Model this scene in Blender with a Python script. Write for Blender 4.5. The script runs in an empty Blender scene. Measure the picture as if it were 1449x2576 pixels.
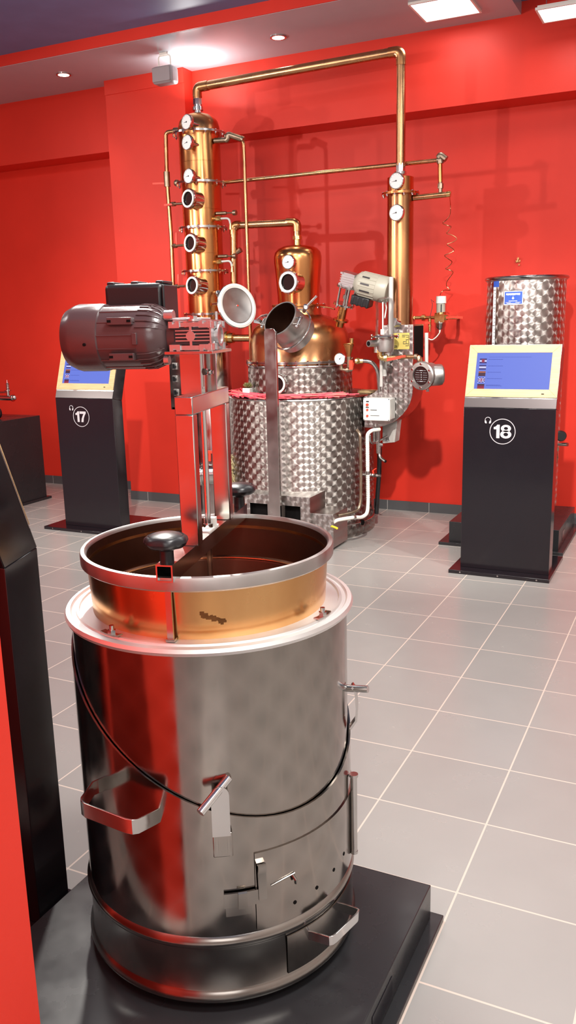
import bpy, bmesh, math, random
from mathutils import Vector as V, Matrix
random.seed(4)
PI = math.pi
S = bpy.context.scene
COL = S.collection

# ------------------------------------------------------------------ materials
def newmat(name):
    m = bpy.data.materials.new(name); m.use_nodes = True
    nt = m.node_tree; b = nt.nodes['Principled BSDF']
    return m, nt, b

def mat(name, col, rough=.5, metal=0., spec=.5, var=0., vscale=6., col2=None, rvar=0., bump=0., bscale=40., coat=0., stretch=(1, 1, 1)):
    m, nt, b = newmat(name)
    b.inputs['Base Color'].default_value = (*col, 1)
    b.inputs['Roughness'].default_value = rough
    b.inputs['Metallic'].default_value = metal
    b.inputs['Specular IOR Level'].default_value = spec
    b.inputs['Coat Weight'].default_value = coat
    b.inputs['Coat Roughness'].default_value = .08
    L = nt.links.new
    tc = nt.nodes.new('ShaderNodeTexCoord')
    mp = nt.nodes.new('ShaderNodeMapping'); mp.inputs['Scale'].default_value = stretch
    L(tc.outputs['Object'], mp.inputs[0])
    nz = nt.nodes.new('ShaderNodeTexNoise'); nz.inputs['Scale'].default_value = vscale; nz.inputs['Detail'].default_value = 5
    L(mp.outputs[0], nz.inputs['Vector'])
    if var > 0 or col2:
        c2 = col2 or tuple(c * (1 - var) for c in col)
        r = nt.nodes.new('ShaderNodeValToRGB')
        r.color_ramp.elements[0].position = .35; r.color_ramp.elements[1].position = .68
        r.color_ramp.elements[0].color = (*c2, 1); r.color_ramp.elements[1].color = (*col, 1)
        L(nz.outputs['Fac'], r.inputs[0]); L(r.outputs[0], b.inputs['Base Color'])
    if rvar > 0:
        mr = nt.nodes.new('ShaderNodeMapRange')
        mr.inputs['From Min'].default_value = .3; mr.inputs['From Max'].default_value = .7
        mr.inputs['To Min'].default_value = max(.02, rough - rvar); mr.inputs['To Max'].default_value = rough + rvar
        L(nz.outputs['Fac'], mr.inputs['Value']); L(mr.outputs[0], b.inputs['Roughness'])
    if bump > 0:
        n2 = nt.nodes.new('ShaderNodeTexNoise'); n2.inputs['Scale'].default_value = bscale; n2.inputs['Detail'].default_value = 3
        L(mp.outputs[0], n2.inputs['Vector'])
        bp = nt.nodes.new('ShaderNodeBump'); bp.inputs['Strength'].default_value = bump; bp.inputs['Distance'].default_value = .004
        L(n2.outputs['Fac'], bp.inputs['Height']); L(bp.outputs[0], b.inputs['Normal'])
    return m

def swirl(name, col, size, radius=None, rough=.25, aniso=.85, dark=.5, lo=.26, hi=.46):
    """engine-turned (spun disc) stainless steel: circular brushing inside a diamond lattice of discs"""
    m, nt, b = newmat(name); N = nt.nodes.new; L = nt.links.new
    def mth(op, a, c=None):
        n = N('ShaderNodeMath'); n.operation = op
        for i, v in enumerate((a, c)):
            if v is None: continue
            if isinstance(v, (int, float)): n.inputs[i].default_value = v
            else: L(v, n.inputs[i])
        return n.outputs[0]
    tc = N('ShaderNodeTexCoord'); sp = N('ShaderNodeSeparateXYZ'); L(tc.outputs['Object'], sp.inputs[0])
    x, y, z = sp.outputs
    if radius:
        ang = mth('ARCTAN2', y, x); u = mth('MULTIPLY', ang, radius)
        rr = mth('SQRT', mth('ADD', mth('MULTIPLY', x, x), mth('MULTIPLY', y, y)))
        eux = mth('MULTIPLY', mth('DIVIDE', y, rr), -1.); euy = mth('DIVIDE', x, rr)
    else:
        u = x; eux = mth('ADD', 1., 0.); euy = mth('ADD', 0., 0.)
    k = 1 / (size * 1.41421)
    a = mth('MULTIPLY', mth('ADD', u, z), k); c = mth('MULTIPLY', mth('SUBTRACT', u, z), k)
    da = mth('SUBTRACT', mth('FRACT', a), .5); dc = mth('SUBTRACT', mth('FRACT', c), .5)
    du = mth('ADD', da, dc); dv = mth('SUBTRACT', da, dc)
    cb = N('ShaderNodeCombineXYZ')
    mdv = mth('MULTIPLY', dv, -1.)
    L(mth('MULTIPLY', mdv, eux), cb.inputs[0]); L(mth('MULTIPLY', mdv, euy), cb.inputs[1]); L(du, cb.inputs[2])
    nm = N('ShaderNodeVectorMath'); nm.operation = 'NORMALIZE'; L(cb.outputs[0], nm.inputs[0])
    L(nm.outputs[0], b.inputs['Tangent'])
    b.inputs['Anisotropic'].default_value = aniso
    b.inputs['Metallic'].default_value = 1
    dist = mth('SQRT', mth('ADD', mth('MULTIPLY', du, du), mth('MULTIPLY', dv, dv)))
    nz = N('ShaderNodeTexNoise'); nz.inputs['Scale'].default_value = 7; L(tc.outputs['Object'], nz.inputs['Vector'])
    mr = N('ShaderNodeMapRange'); mr.inputs['From Max'].default_value = 1.; mr.inputs['To Min'].default_value = lo; mr.inputs['To Max'].default_value = hi
    L(dist, mr.inputs['Value']); L(mr.outputs[0], b.inputs['Roughness'])
    mx = N('ShaderNodeMix'); mx.data_type = 'RGBA'
    mx.inputs['A'].default_value = (*[q * dark for q in col], 1); mx.inputs['B'].default_value = (*col, 1)
    L(mth('MULTIPLY', mth('ADD', dist, nz.outputs['Fac']), .7), mx.inputs['Factor']); L(mx.outputs['Result'], b.inputs['Base Color'])
    return m

def emis(name, col, strength, base=(0, 0, 0)):
    m, nt, b = newmat(name)
    b.inputs['Base Color'].default_value = (*base, 1); b.inputs['Roughness'].default_value = .45; b.inputs['Specular IOR Level'].default_value = .15
    b.inputs['Emission Color'].default_value = (*col, 1); b.inputs['Emission Strength'].default_value = strength
    return m

def glass(name, col=(1, 1, 1), rough=0.):
    m = bpy.data.materials.new(name); m.use_nodes = True; nt = m.node_tree; nt.nodes.clear(); N = nt.nodes.new
    o = N('ShaderNodeOutputMaterial'); t = N('ShaderNodeBsdfTransparent'); t.inputs[0].default_value = (.985, .985, .985, 1)
    g = N('ShaderNodeBsdfGlossy'); g.inputs['Roughness'].default_value = .02
    f = N('ShaderNodeFresnel'); f.inputs[0].default_value = 1.35
    x = N('ShaderNodeMixShader'); q = N('ShaderNodeMath'); q.operation = 'MULTIPLY'; q.inputs[1].default_value = .35; nt.links.new(f.outputs[0], q.inputs[0]); nt.links.new(q.outputs[0], x.inputs[0]); nt.links.new(t.outputs[0], x.inputs[1]); nt.links.new(g.outputs[0], x.inputs[2]); nt.links.new(x.outputs[0], o.inputs[0])
    return m
def glass_old(name, col=(1, 1, 1), rough=0.):
    m, nt, b = newmat(name)
    b.inputs['Base Color'].default_value = (*col, 1); b.inputs['Roughness'].default_value = rough
    b.inputs['Transmission Weight'].default_value = 1.; b.inputs['IOR'].default_value = 1.3
    return m

def tilemat(name, T, tile, grout, gw, rough, vary=.06, axes='xy', spec=.5):
    m, nt, b = newmat(name); N = nt.nodes.new; L = nt.links.new
    def mth(op, a, c=None):
        n = N('ShaderNodeMath'); n.operation = op
        for i, v in enumerate((a, c)):
            if v is None: continue
            if isinstance(v, (int, float)): n.inputs[i].default_value = v
            else: L(v, n.inputs[i])
        return n.outputs[0]
    g = N('ShaderNodeNewGeometry'); sp = N('ShaderNodeSeparateXYZ'); L(g.outputs['Position'], sp.inputs[0])
    ln = []
    cells = []
    for i, ax in enumerate('xyz'):
        if ax not in axes: continue
        q = mth('DIVIDE', sp.outputs[i], T)
        f = mth('ABSOLUTE', mth('SUBTRACT', q, mth('ROUND', q)))
        ln.append(mth('LESS_THAN', f, gw / T / 2)); cells.append(mth('FLOOR', q))
    gm = ln[0] if len(ln) == 1 else mth('MAXIMUM', ln[0], ln[1])
    cv = N('ShaderNodeCombineXYZ'); L(cells[0], cv.inputs[0])
    if len(cells) > 1: L(cells[1], cv.inputs[1])
    wn = N('ShaderNodeTexWhiteNoise'); L(cv.outputs[0], wn.inputs['Vector'])
    nz = N('ShaderNodeTexNoise'); nz.inputs['Scale'].default_value = 5; nz.inputs['Detail'].default_value = 6; L(g.outputs['Position'], nz.inputs['Vector'])
    hs = N('ShaderNodeHueSaturation'); hs.inputs['Color'].default_value = (*tile, 1)
    L(mth('ADD', mth('MULTIPLY', wn.outputs['Value'], vary), mth('ADD', mth('MULTIPLY', nz.outputs['Fac'], .12), .94 - vary / 2)), hs.inputs['Value'])
    mx = N('ShaderNodeMix'); mx.data_type = 'RGBA'; L(gm, mx.inputs['Factor']); L(hs.outputs[0], mx.inputs['A']); mx.inputs['B'].default_value = (*grout, 1)
    L(mx.outputs['Result'], b.inputs['Base Color'])
    L(mth('ADD', mth('MULTIPLY', gm, .4), mth('ADD', mth('MULTIPLY', nz.outputs['Fac'], .03), rough - .015)), b.inputs['Roughness'])
    b.inputs['Specular IOR Level'].default_value = spec
    bp = N('ShaderNodeBump'); bp.inputs['Strength'].default_value = .5; bp.inputs['Distance'].default_value = .002
    L(mth('SUBTRACT', 1., gm), bp.inputs['Height']); L(bp.outputs[0], b.inputs['Normal'])
    return m

M = {}
M['red'] = mat('red_wall_paint', (.74, .038, .021), .45, spec=.3, var=.06, vscale=3, bump=.06, bscale=220)
M['floor'] = tilemat('grey_floor_tile', .34, (.385, .37, .35), (.70, .58, .50), .0055, .27, spec=.6)
M['skirt'] = tilemat('grey_skirting_tile', .34, (.085, .085, .09), (.3, .28, .27), .006, .35, axes='x')
M['grey_wall'] = mat('pale_grey_wall_paint', (.55, .52, .48), .6, var=.05)
M['soffit'] = mat('glossy_white_stretch_ceiling', (.42, .46, .50), .12, spec=.3, var=.03)
M['upceil'] = mat('dark_violet_ceiling', (.13, .20, .38), .45, spec=.3, var=.1)
M['steel'] = mat('brushed_steel', (.58, .56, .54), .2, 1, rvar=.08, vscale=9, var=.12)
M['polish'] = mat('polished_steel', (.72, .71, .70), .13, 1, rvar=.05, vscale=9)
M['greysteel'] = mat('matt_grey_steel', (.50, .48, .46), .42, 1, rvar=.1, vscale=12, var=.15)
M['potsteel'] = swirl('worn_swirl_steel', (.36, .325, .295), .062, .303, aniso=.25, dark=.72, lo=.09, hi=.17)
M['potbelt'] = mat('worn_rolled_steel', (.38, .35, .32), .2, 1, rvar=.06, vscale=8, var=.2)
M['stillswirl'] = swirl('still_swirl_steel', (.40, .37, .345), .056, .53, dark=.5)
M['secswirl'] = swirl('still_section_swirl_steel', (.46, .43, .40), .056, .375, dark=.5)
M['tankswirl'] = swirl('tank_swirl_steel', (.60, .57, .54), .058, .25, dark=.55)
M['flatswirl'] = swirl('duct_swirl_steel', (.54, .51, .49), .05, None, dark=.6)
M['copper'] = mat('polished_copper', (.70, .33, .125), .2, 1, col2=(.58, .235, .08), rvar=.07, vscale=5, stretch=(1, 1, .5))
M['oldcopper'] = mat('patinated_copper', (.64, .31, .13), .26, 1, col2=(.40, .20, .10), rvar=.08, vscale=4, stretch=(1, 1, .6))
M['potcopper'] = mat('golden_copper_sheet', (.80, .46, .20), .24, 1, col2=(.66, .34, .13), rvar=.06, vscale=7, stretch=(1, 1, .35))
M['stain'] = mat('brown_copper_stain', (.27, .12, .045), .4, 1, var=.4, vscale=30)
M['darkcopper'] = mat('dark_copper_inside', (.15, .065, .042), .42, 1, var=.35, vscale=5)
M['brass'] = mat('brass', (.72, .52, .22), .25, 1, rvar=.06, vscale=20)
M['pipe'] = mat('copper_pipe', (.62, .33, .16), .26, 1, col2=(.46, .25, .13), rvar=.06, vscale=8)
M['aged'] = mat('aged_grey_brass', (.42, .33, .24), .38, 1, var=.3, vscale=30)
M['black'] = mat('black_gloss_panel', (.012, .010, .013), .17, spec=.5, rvar=.03, vscale=8)
M['headplate'] = mat('dark_satin_steel', (.10, .085, .085), .3, .6)
M['coversteel'] = mat('satin_cover_steel', (.80, .79, .77), .52, 1, rvar=.08, vscale=6)
M['plinth'] = mat('black_plinth_laminate', (.026, .026, .028), .27, spec=.32, rvar=.08, vscale=7)
M['matblack'] = mat('black_plastic', (.014, .014, .016), .36, spec=.5)
M['knob'] = mat('black_bakelite', (.013, .012, .014), .33, spec=.42)
M['hole'] = mat('dark_opening', (.006, .005, .005), .8, spec=.1)
M['wood'] = mat('pale_oak', (.60, .42, .21), .5, col2=(.50, .34, .16), vscale=9, stretch=(1, 14, 14))
M['motorgrey'] = mat('grey_motor_enamel', (.075, .045, .047), .24, spec=.6, bump=.05, bscale=300)
M['motor2'] = mat('grey_green_motor_enamel', (.40, .38, .31), .35, spec=.5)
M['cast'] = mat('cast_aluminium', (.62, .60, .60), .36, 1, bump=.1, bscale=250)
M['castdark'] = mat('gearbox_fin_recess', (.08, .075, .08), .5, .6)
M['white'] = mat('white_plastic', (.80, .78, .72), .4)
M['gasket'] = mat('white_silicone_gasket', (.82, .80, .74), .5)
M['dial'] = mat('white_dial_face', (.86, .86, .85), .35)
M['ink'] = mat('dark_print', (.03, .03, .035), .5)
M['number'] = mat('silver_vinyl_lettering', (.52, .48, .50), .45)
M['redplastic'] = mat('red_plastic', (.75, .06, .03), .4)
M['pinkred'] = mat('pink_red_dyed_straw', (.90, .09, .13), .55)
M['salmon'] = mat('salmon_dyed_straw', (.90, .24, .20), .55)
M['yellow'] = mat('yellow_plastic', (.80, .68, .05), .4)
M['yellowlabel'] = mat('yellow_foil_label', (.72, .58, .16), .35, .2)
M['sightglass'] = mat('dark_sight_glass', (.02, .014, .014), .06, spec=.8)
M['glass'] = glass('clear_glass')
M['blue'] = mat('blue_sticker', (.03, .10, .50), .4)
M['paper'] = mat('white_sticker', (.84, .84, .86), .45)
M['leaf'] = mat('succulent_leaf', (.10, .16, .05), .5, col2=(.22, .16, .06), vscale=40)
M['straw'] = mat('dry_pampas_plume', (.55, .45, .24), .8)
M['bead'] = mat('pale_bead', (.75, .73, .68), .3)
M['greypipe'] = mat('grey_pvc_pipe', (.52, .50, .47), .45)
M['screen'] = emis('lit_blue_screen', (.14, .22, .86), .78, (.01, .01, .02))
M['screenink'] = emis('screen_text', (.06, .09, .5), .8)
M['s_red'] = emis('screen_red', (.42, .03, .10), .7); M['s_white'] = emis('screen_white', (.62, .62, 1.), 1.0)
M['s_navy'] = emis('screen_navy', (.05, .04, .28), .7); M['s_gold'] = emis('screen_gold', (.62, .16, .09), .6); M['s_dark'] = emis('screen_dark', (.10, .03, .08), .6)
M['lamp'] = emis('lit_led_diffuser', (1, .97, .93), 3.2)
M['warmlamp'] = emis('lit_warm_lamp', (1, .88, .70), 14.)
M['greybox'] = mat('grey_lamp_housing', (.32, .28, .29), .4)

# ------------------------------------------------------------------ mesh helpers
class MB:
    def __init__(s): s.bm = bmesh.new()
    def box(s, a, b, rot=None, about=None):
        a, b = V(a), V(b); c = (a + b) / 2; d = b - a
        r = bmesh.ops.create_cube(s.bm, size=1)['verts']
        for v in r:
            v.co = V((v.co.x * d.x, v.co.y * d.y, v.co.z * d.z)) + c
            if rot: v.co = rot @ (v.co - (about or c)) + (about or c)
        return s
    def fbox(s, F, u0, u1, v0, v1, n0, n1):
        o, ux, uy, uz = F
        p = [[[s.bm.verts.new(o + ux * u + uy * v + uz * n) for n in (n0, n1)] for v in (v0, v1)] for u in (u0, u1)]
        q = lambda i: p[i >> 2 & 1][i >> 1 & 1][i & 1]
        for f in ((0, 1, 3, 2), (4, 6, 7, 5), (0, 4, 5, 1), (2, 3, 7, 6), (0, 2, 6, 4), (1, 5, 7, 3)):
            s.bm.faces.new([q(i) for i in f])
        return s
    def lathe(s, prof, o=(0, 0, 0), ax=(0, 0, 1), seg=48, a0=0, a1=2 * PI, ref=None):
        o = V(o); ax = V(ax).normalized()
        e1 = V(ref) if ref else (V((1, 0, 0)) if abs(ax.x) < .9 else V((0, 1, 0)))
        e1 = (e1 - ax * e1.dot(ax)).normalized(); e2 = ax.cross(e1)
        full = abs(a1 - a0 - 2 * PI) < 1e-6
        n = seg if full else seg + 1
        rows = []
        for r, h in prof:
            if r < 1e-6: rows.append([s.bm.verts.new(o + ax * h)] * n)
            else: rows.append([s.bm.verts.new(o + ax * h + (e1 * math.cos(a0 + (a1 - a0) * i / seg) + e2 * math.sin(a0 + (a1 - a0) * i / seg)) * r) for i in range(n)])
        for A, B in zip(rows, rows[1:]):
            for i in range(seg):
                j = (i + 1) % n
                f = []
                for v in (A[i], A[j], B[j], B[i]):
                    if v not in f: f.append(v)
                if len(f) > 2:
                    try: s.bm.faces.new(f)
                    except ValueError: pass
        return s
    def cyl(s, p0, p1, r0, r1=None, seg=20):
        p0, p1 = V(p0), V(p1); L = (p1 - p0).length
        r1 = r0 if r1 is None else r1
        return s.lathe([(0, 0), (r0, 0), (r1, L), (0, L)], p0, p1 - p0, seg)
    def ring(s, c, ax, ri, ro, h, seg=40):
        return s.lathe([(ri, 0), (ro, 0), (ro, h), (ri, h), (ri, 0)], c, ax, seg)
    def torus(s, c, ax, R, r, seg=48, rs=10):
        return s.lathe([(R + r * math.cos(2 * PI * k / rs), r * math.sin(2 * PI * k / rs)) for k in range(rs + 1)], c, ax, seg)
    def ball(s, c, r, sc=(1, 1, 1), seg=16):
        vs = bmesh.ops.create_uvsphere(s.bm, u_segments=seg, v_segments=max(6, seg // 2), radius=r)['verts']
        for v in vs: v.co = V((v.co.x * sc[0], v.co.y * sc[1], v.co.z * sc[2])) + V(c)
        return s
    def tube(s, pts, r, fillet=0., seg=12, rr=None):
        P = [V(p) for p in pts]
        if fillet > 0 and len(P) > 2:
            Q = [P[0]]
            for a, b, c in zip(P, P[1:], P[2:]):
                d0 = (a - b); d1 = (c - b); f = min(fillet, d0.length * .49, d1.length * .49)
                A = b + d0.normalized() * f; B = b + d1.normalized() * f
                for k in range(7):
                    t = k / 6; Q.append(A * (1 - t) ** 2 + b * 2 * t * (1 - t) + B * t * t)
            Q.append(P[-1]); P = Q
        n = len(P); T = []
        for i in range(n):
            t = (P[min(i + 1, n - 1)] - P[max(i - 1, 0)]); T.append(t.normalized())
        u = T[0].orthogonal().normalized(); rows = []
        for i in range(n):
            u = (u - T[i] * u.dot(T[i])).normalized(); w = T[i].cross(u)
            R = rr[i] if rr else r
            rows.append([s.bm.verts.new(P[i] + (u * math.cos(2 * PI * k / seg) + w * math.sin(2 * PI * k / seg)) * R) for k in range(seg)])
        for A, B in zip(rows, rows[1:]):
            for k in range(seg): s.bm.faces.new((A[k], A[(k + 1) % seg], B[(k + 1) % seg], B[k]))
        s.bm.faces.new(rows[0][::-1]); s.bm.faces.new(rows[-1])
        return s
    def prism(s, poly, d):
        d = V(d); A = [s.bm.verts.new(V(p)) for p in poly]; B = [s.bm.verts.new(V(p) + d) for p in poly]
        s.bm.faces.new(A); s.bm.faces.new(B[::-1]); n = len(A)
        for i in range(n): s.bm.faces.new((A[i], B[i], B[(i + 1) % n], A[(i + 1) % n]))
        return s
    def strap(s, pts, wid, th, wdir):
        """flat bar following pts, width along wdir"""
        P = [V(p) for p in pts]; w = V(wdir).normalized() * wid / 2; rows = []
        for i in range(len(P)):
            t = (P[min(i + 1, len(P) - 1)] - P[max(i - 1, 0)]).normalized(); n = t.cross(w).normalized() * th / 2
            rows.append([s.bm.verts.new(P[i] + a + b) for a, b in ((w, n), (-w, n), (-w, -n), (w, -n))])
        for A, B in zip(rows, rows[1:]):
            for k in range(4): s.bm.faces.new((A[k], A[(k + 1) % 4], B[(k + 1) % 4], B[k]))
        s.bm.faces.new(rows[0]); s.bm.faces.new(rows[-1][::-1])
        return s
    def pieces(s, pad=.0015):
        """separate meshes, one per group of touching islands"""
        bm = s.bm; seen = set(); isl = []
        for v in bm.verts:
            if v in seen: continue
            st = [v]; seen.add(v); m = []
            while st:
                a = st.pop(); m.append(a)
                for e in a.link_edges:
                    b = e.other_vert(a)
                    if b not in seen: seen.add(b); st.append(b)
            lo = [min(q.co[i] for q in m) for i in range(3)]; hi = [max(q.co[i] for q in m) for i in range(3)]
            isl.append((m, lo, hi))
        n = len(isl); p = list(range(n))
        def f(x):
            while p[x] != x: x = p[x]
            return x
        for i in range(n):
            for j in range(i):
                if all(isl[i][1][k] - pad <= isl[j][2][k] and isl[j][1][k] - pad <= isl[i][2][k] for k in range(3)): p[f(i)] = f(j)
        out = []
        for root in sorted({f(i) for i in range(n)}):
            q = MB(); mp = {}
            for i in range(n):
                if f(i) == root:
                    for v in isl[i][0]: mp[v] = q.bm.verts.new(v.co)
            done = set()
            for v in mp:
                for fc in v.link_faces:
                    if fc not in done: done.add(fc); q.bm.faces.new([mp[w] for w in fc.verts])
            out.append(q)
        bm.free()
        return out
    def build(s, name, material, parent=None, bevel=0., ang=38, origin=None, local=False):
        bm = s.bm
        if name in SPLIT:
            first = None
            for piece in s.pieces():
                o = piece.build(SPLIT[name], material, parent, bevel, ang, None, local); first = first or o
            return first
        bmesh.ops.recalc_face_normals(bm, faces=bm.faces)
        if local: c = V((0, 0, 0)); pw = V((0, 0, 0))
        else:
            xs = [v.co for v in bm.verts]
            lo = V([min(q[i] for q in xs) for i in range(3)]); hi = V([max(q[i] for q in xs) for i in range(3)])
            c = V(origin) if origin else (lo + hi) / 2
            pw = WP.get(parent.name, V((0, 0, 0))) if parent else V((0, 0, 0))
        for v in bm.verts: v.co -= c
        me = bpy.data.meshes.new(name); bm.to_mesh(me); bm.free()
        o = bpy.data.objects.new(name, me); COL.objects.link(o)
        me.materials.append(material)
        for p in me.polygons: p.use_smooth = True
        me.set_sharp_from_angle(angle=math.radians(ang))
        if parent: o.parent = parent
        o.location = c - pw; WP[o.name] = c
        if bevel > 0:
            b = o.modifiers.new('bevel', 'BEVEL'); b.width = bevel; b.segments = 2; b.limit_method = 'ANGLE'; b.angle_limit = math.radians(40)
        return o
WP = {}
SPLIT = dict(air_holes='air_hole', bath_seams='bath_seam', bolt_slots='bolt_slot', box_lid_clips='box_lid_clip', branch_fittings='branch_fitting',
    clips='cable_clip', cover_screws='cover_screw', elbow_fittings='elbow_fitting', flange_bolts='flange_bolt', hinge_brackets='hinge_bracket',
    motor_slots='motor_slot', mounting_lugs='mounting_lug', pipe_elbows='pipe_elbow', plate_brackets='plate_bracket', plate_screws='plate_screw',
    stickers='sticker', wall_pipes='wall_pipe', bottom_taps='bottom_tap', hinge_arms='hinge_arm', latch_levers='latch_lever', valve_handles='red_valve_handle',
    hook_clips='hook_clip', tap_fittings='tap_fitting')

def tag(o, label=None, cat=None, group=None, kind=None):
    if label: o['label'] = label
    if cat: o['category'] = cat
    if group: o['group'] = group
    if kind: o['kind'] = kind
    return o
def thing(name, label, cat, loc, rotz=0, group=None):
    o = bpy.data.objects.new(name, None); COL.objects.link(o); o.empty_display_size = .05
    o.location = loc; o.rotation_euler = (0, 0, rotz); WP[o.name] = V(loc)
    return tag(o, label, cat, group)
def struct(name, mb, m, label=None, cat=None, parent=None, **k):
    o = mb.build(name, m, parent, **k); o['kind'] = 'structure'
    if label: tag(o, label, cat)
    return o
def digits(num, cx, cz, y):
    """bold grotesque digits as thin raised lettering facing -y"""
    k = MB(); d = V((0, -.0012, 0)); x = cx - .050
    def poly(pts): k.prism([(x + a, y, cz - .0385 + b) for a, b in pts], d)
    def oring(a, b, ro, co_, ri, ci, n=36):
        R_ = [[k.bm.verts.new((x + a + r[0] * math.cos(2 * PI * i / n), yy, cz - .0385 + b + r[1] * math.sin(2 * PI * i / n))) for i in range(n)] for r, yy in (((ri, ci), y), ((ro, co_), y), ((ro, co_), y - .0012), ((ri, ci), y - .0012))]
        for A, B in zip(R_, R_[1:] + R_[:1]):
            for i in range(n): k.bm.faces.new((A[i], A[(i + 1) % n], B[(i + 1) % n], B[i]))
    for c in str(num):
        if c == '1': poly([(.034, 0), (.034, .077), (.0195, .077), (.0165, .072), (.010, .066), (.003, .0635), (0, .0632), (0, .0505), (.0155, .0505), (.0155, 0)]); x += .038
        elif c == '7': poly([(0, .077), (.056, .077), (.056, .064), (.045, .049), (.035, .028), (.030, 0), (.011, 0), (.016, .025), (.026, .045), (.035, .0595), (0, .0595)]); x += .06
        elif c == '8':
            oring(.031, .0570, .0285, .0205, .0115, .0080); oring(.031, .0225, .0315, .0230, .0130, .0100); x += .066
    return k
def text_mesh(txt, size, bold=.0, name='number'):
    cu = bpy.data.curves.new('t', 'FONT'); cu.body = txt; cu.size = size; cu.align_x = 'CENTER'; cu.align_y = 'CENTER'
    cu.extrude = .0006; cu.offset = bold; cu.space_character = .93
    o = bpy.data.objects.new('t', cu); COL.objects.link(o)
    dg = bpy.context.evaluated_depsgraph_get(); dg.update()
    me = bpy.data.meshes.new_from_object(o.evaluated_get(dg)); bpy.data.objects.remove(o); bpy.data.curves.remove(cu)
    me.name = name
    return me

def gauge(parent, c, n, r=.05, needle=200, stem=.05):
    """round dial thermometer: a part with dial and needle as sub-parts"""
    c = V(c); n = V(n).normalized(); up = V((0, 0, 1)); ux = up.cross(n).normalized(); uy = n.cross(ux)
    g = MB().lathe([(0, -.026), (r * .8, -.026), (r * .96, -.02), (r, -.012), (r, .004), (r * .93, .007), (r * .9, .002), (0, .002)], c, n, 32)
    g.cyl(c - n * .026, c - n * (.026 + stem), r * .22, seg=10).cyl(c - n * .03, c - n * .045, r * .34, seg=6)
    G = g.build('dial_gauge', M['polish'], parent)
    MB().cyl(c + n * .0021, c + n * .0036, r * .89, seg=32).build('dial_face', M['dial'], G)
    a = math.radians(needle); d = ux * math.cos(a) + uy * math.sin(a); w = n.cross(d)
    k = MB().prism([c + n * .0037 + d * r * .68, c + n * .0037 + w * r * .05 - d * r * .02, c + n * .0037 - w * r * .05 - d * r * .02], n * .001)
    k.cyl(c + n * .0037, c + n * .0052, r * .1, seg=10); k.build('needle', M['ink'], G)
    t = MB()
    for i in range(11):
        b = math.radians(225 - 27 * i); e = ux * math.cos(b) + uy * math.sin(b); f = n.cross(e)
        q = c + n * .0036; t.prism([q + e * r * .74 + f * r * .012, q + e * r * .84 + f * r * .012, q + e * r * .84 - f * r * .012, q + e * r * .74 - f * r * .012], n * .0004)
    t.build('scale_marks', M['ink'], G)
    return G

def porthole(parent, c, n, r=.06, depth=.06):
    c = V(c); n = V(n).normalized(); ux = V((0, 0, 1)).cross(n).normalized(); uy = n.cross(ux)
    p = MB().lathe([(r * .72, .002), (r * .74, .008), (r * .98, .008), (r, .0), (r, -.014), (r * .82, -.02), (r * .82, -depth), (r * .7, -depth), (r * .7, -.004)], c, n, 36)
    for i in range(8):
        a = 2 * PI * i / 8; q = c + (ux * math.cos(a) + uy * math.sin(a)) * r * .98
        p.cyl(q - n * .018, q + n * .002, r * .09, seg=8)
    P = p.build('sight_window', M['polish'], parent)
    MB().ring(c + n * .0085, n, r * .70, r * .90, .003).build('gasket', M['gasket'], P)
    MB().cyl(c - n * .012, c - n * .004, r * .72, seg=32).build('window_glass', M['sightglass'], P)
    return P

def flange(parent, c, ax, r, h=.012, nb=14, bolt=.007, m='steel', ri=0.):
    c = V(c); ax = V(ax).normalized(); e1 = ax.orthogonal().normalized(); e2 = ax.cross(e1)
    f = MB().lathe([(ri, 0), (r, 0), (r, h * .42), (r * .985, h * .5), (r, h * .58), (r, h), (ri, h)] + ([(ri, 0)] if ri else []), c, ax, 48)
    F = f.build('bolted_flange', M[m], parent)
    b = MB()
    for i in range(nb):
        a = 2 * PI * (i + .5) / nb; q = c + (e1 * math.cos(a) + e2 * math.sin(a)) * (r - bolt * 1.1)
        b.cyl(q - ax * .014, q + ax * (h + .006), bolt * .55, seg=8).cyl(q - ax * .008, q, bolt, seg=6).cyl(q + ax * h, q + ax * (h + .005), bolt, seg=6)
    b.build('flange_bolts', M['polish'], F)
    return F

# ------------------------------------------------------------------ the room
XL, XR, YB, YF = -6.6, 3.3, 3.655, -5.0
ZC = 3.425
struct('floor', MB().box((XL, YF, -.06), (XR, YB + .1, 0)), M['floor'])
struct('wall_back', MB().box((XL, YB, 0), (XR, YB + .1, ZC)), M['red'])
struct('wall_far_left', MB().box((XL - .1, YF, 0), (XL, YB + .1, ZC)), M['red'])
struct('wall_right', MB().box((XR, YF, 0), (XR + .1, YB + .1, ZC)), M['grey_wall'])
struct('wall_front', MB().box((XL, YF - .1, 0), (1.0, YF, ZC)), M['red'])
struct('wall_front_right', MB().box((1.0, YF - .1, 0), (XR, YF, ZC)), M['grey_wall'])
struct('wall_left', MB().box((-2.2, -1.90, 0), (.31, -1.808, 2.5)), M['red'])
struct('ceiling', MB().box((XL, YF, ZC), (XR, YB + .1, ZC + .06)), M['upceil'])
struct('trim_1', MB().box((-3.24, 3.288, 0), (-2.51, YB, ZC)), M['red'])            # pilaster
struct('trim_2', MB().box((XL, 3.41, 2.86), (-3.24, YB, ZC)), M['red'])             # beams between the pilasters
struct('trim_3', MB().box((-2.51, 3.41, 2.86), (XR, YB, ZC)), M['red'])
struct('trim_4', MB().box((-3.24, 3.280, 3.245), (-2.51, 3.288, 3.35)), M['red'])
struct('trim_5', MB().box((XL, 2.604, 3.35), (-.05, 3.41, ZC)), M['soffit'])        # lowered soffit
struct('trim_6', MB().box((XL, 2.596, 3.352), (-.05, 2.604, ZC)), M['red'])         # its fascia
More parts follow.
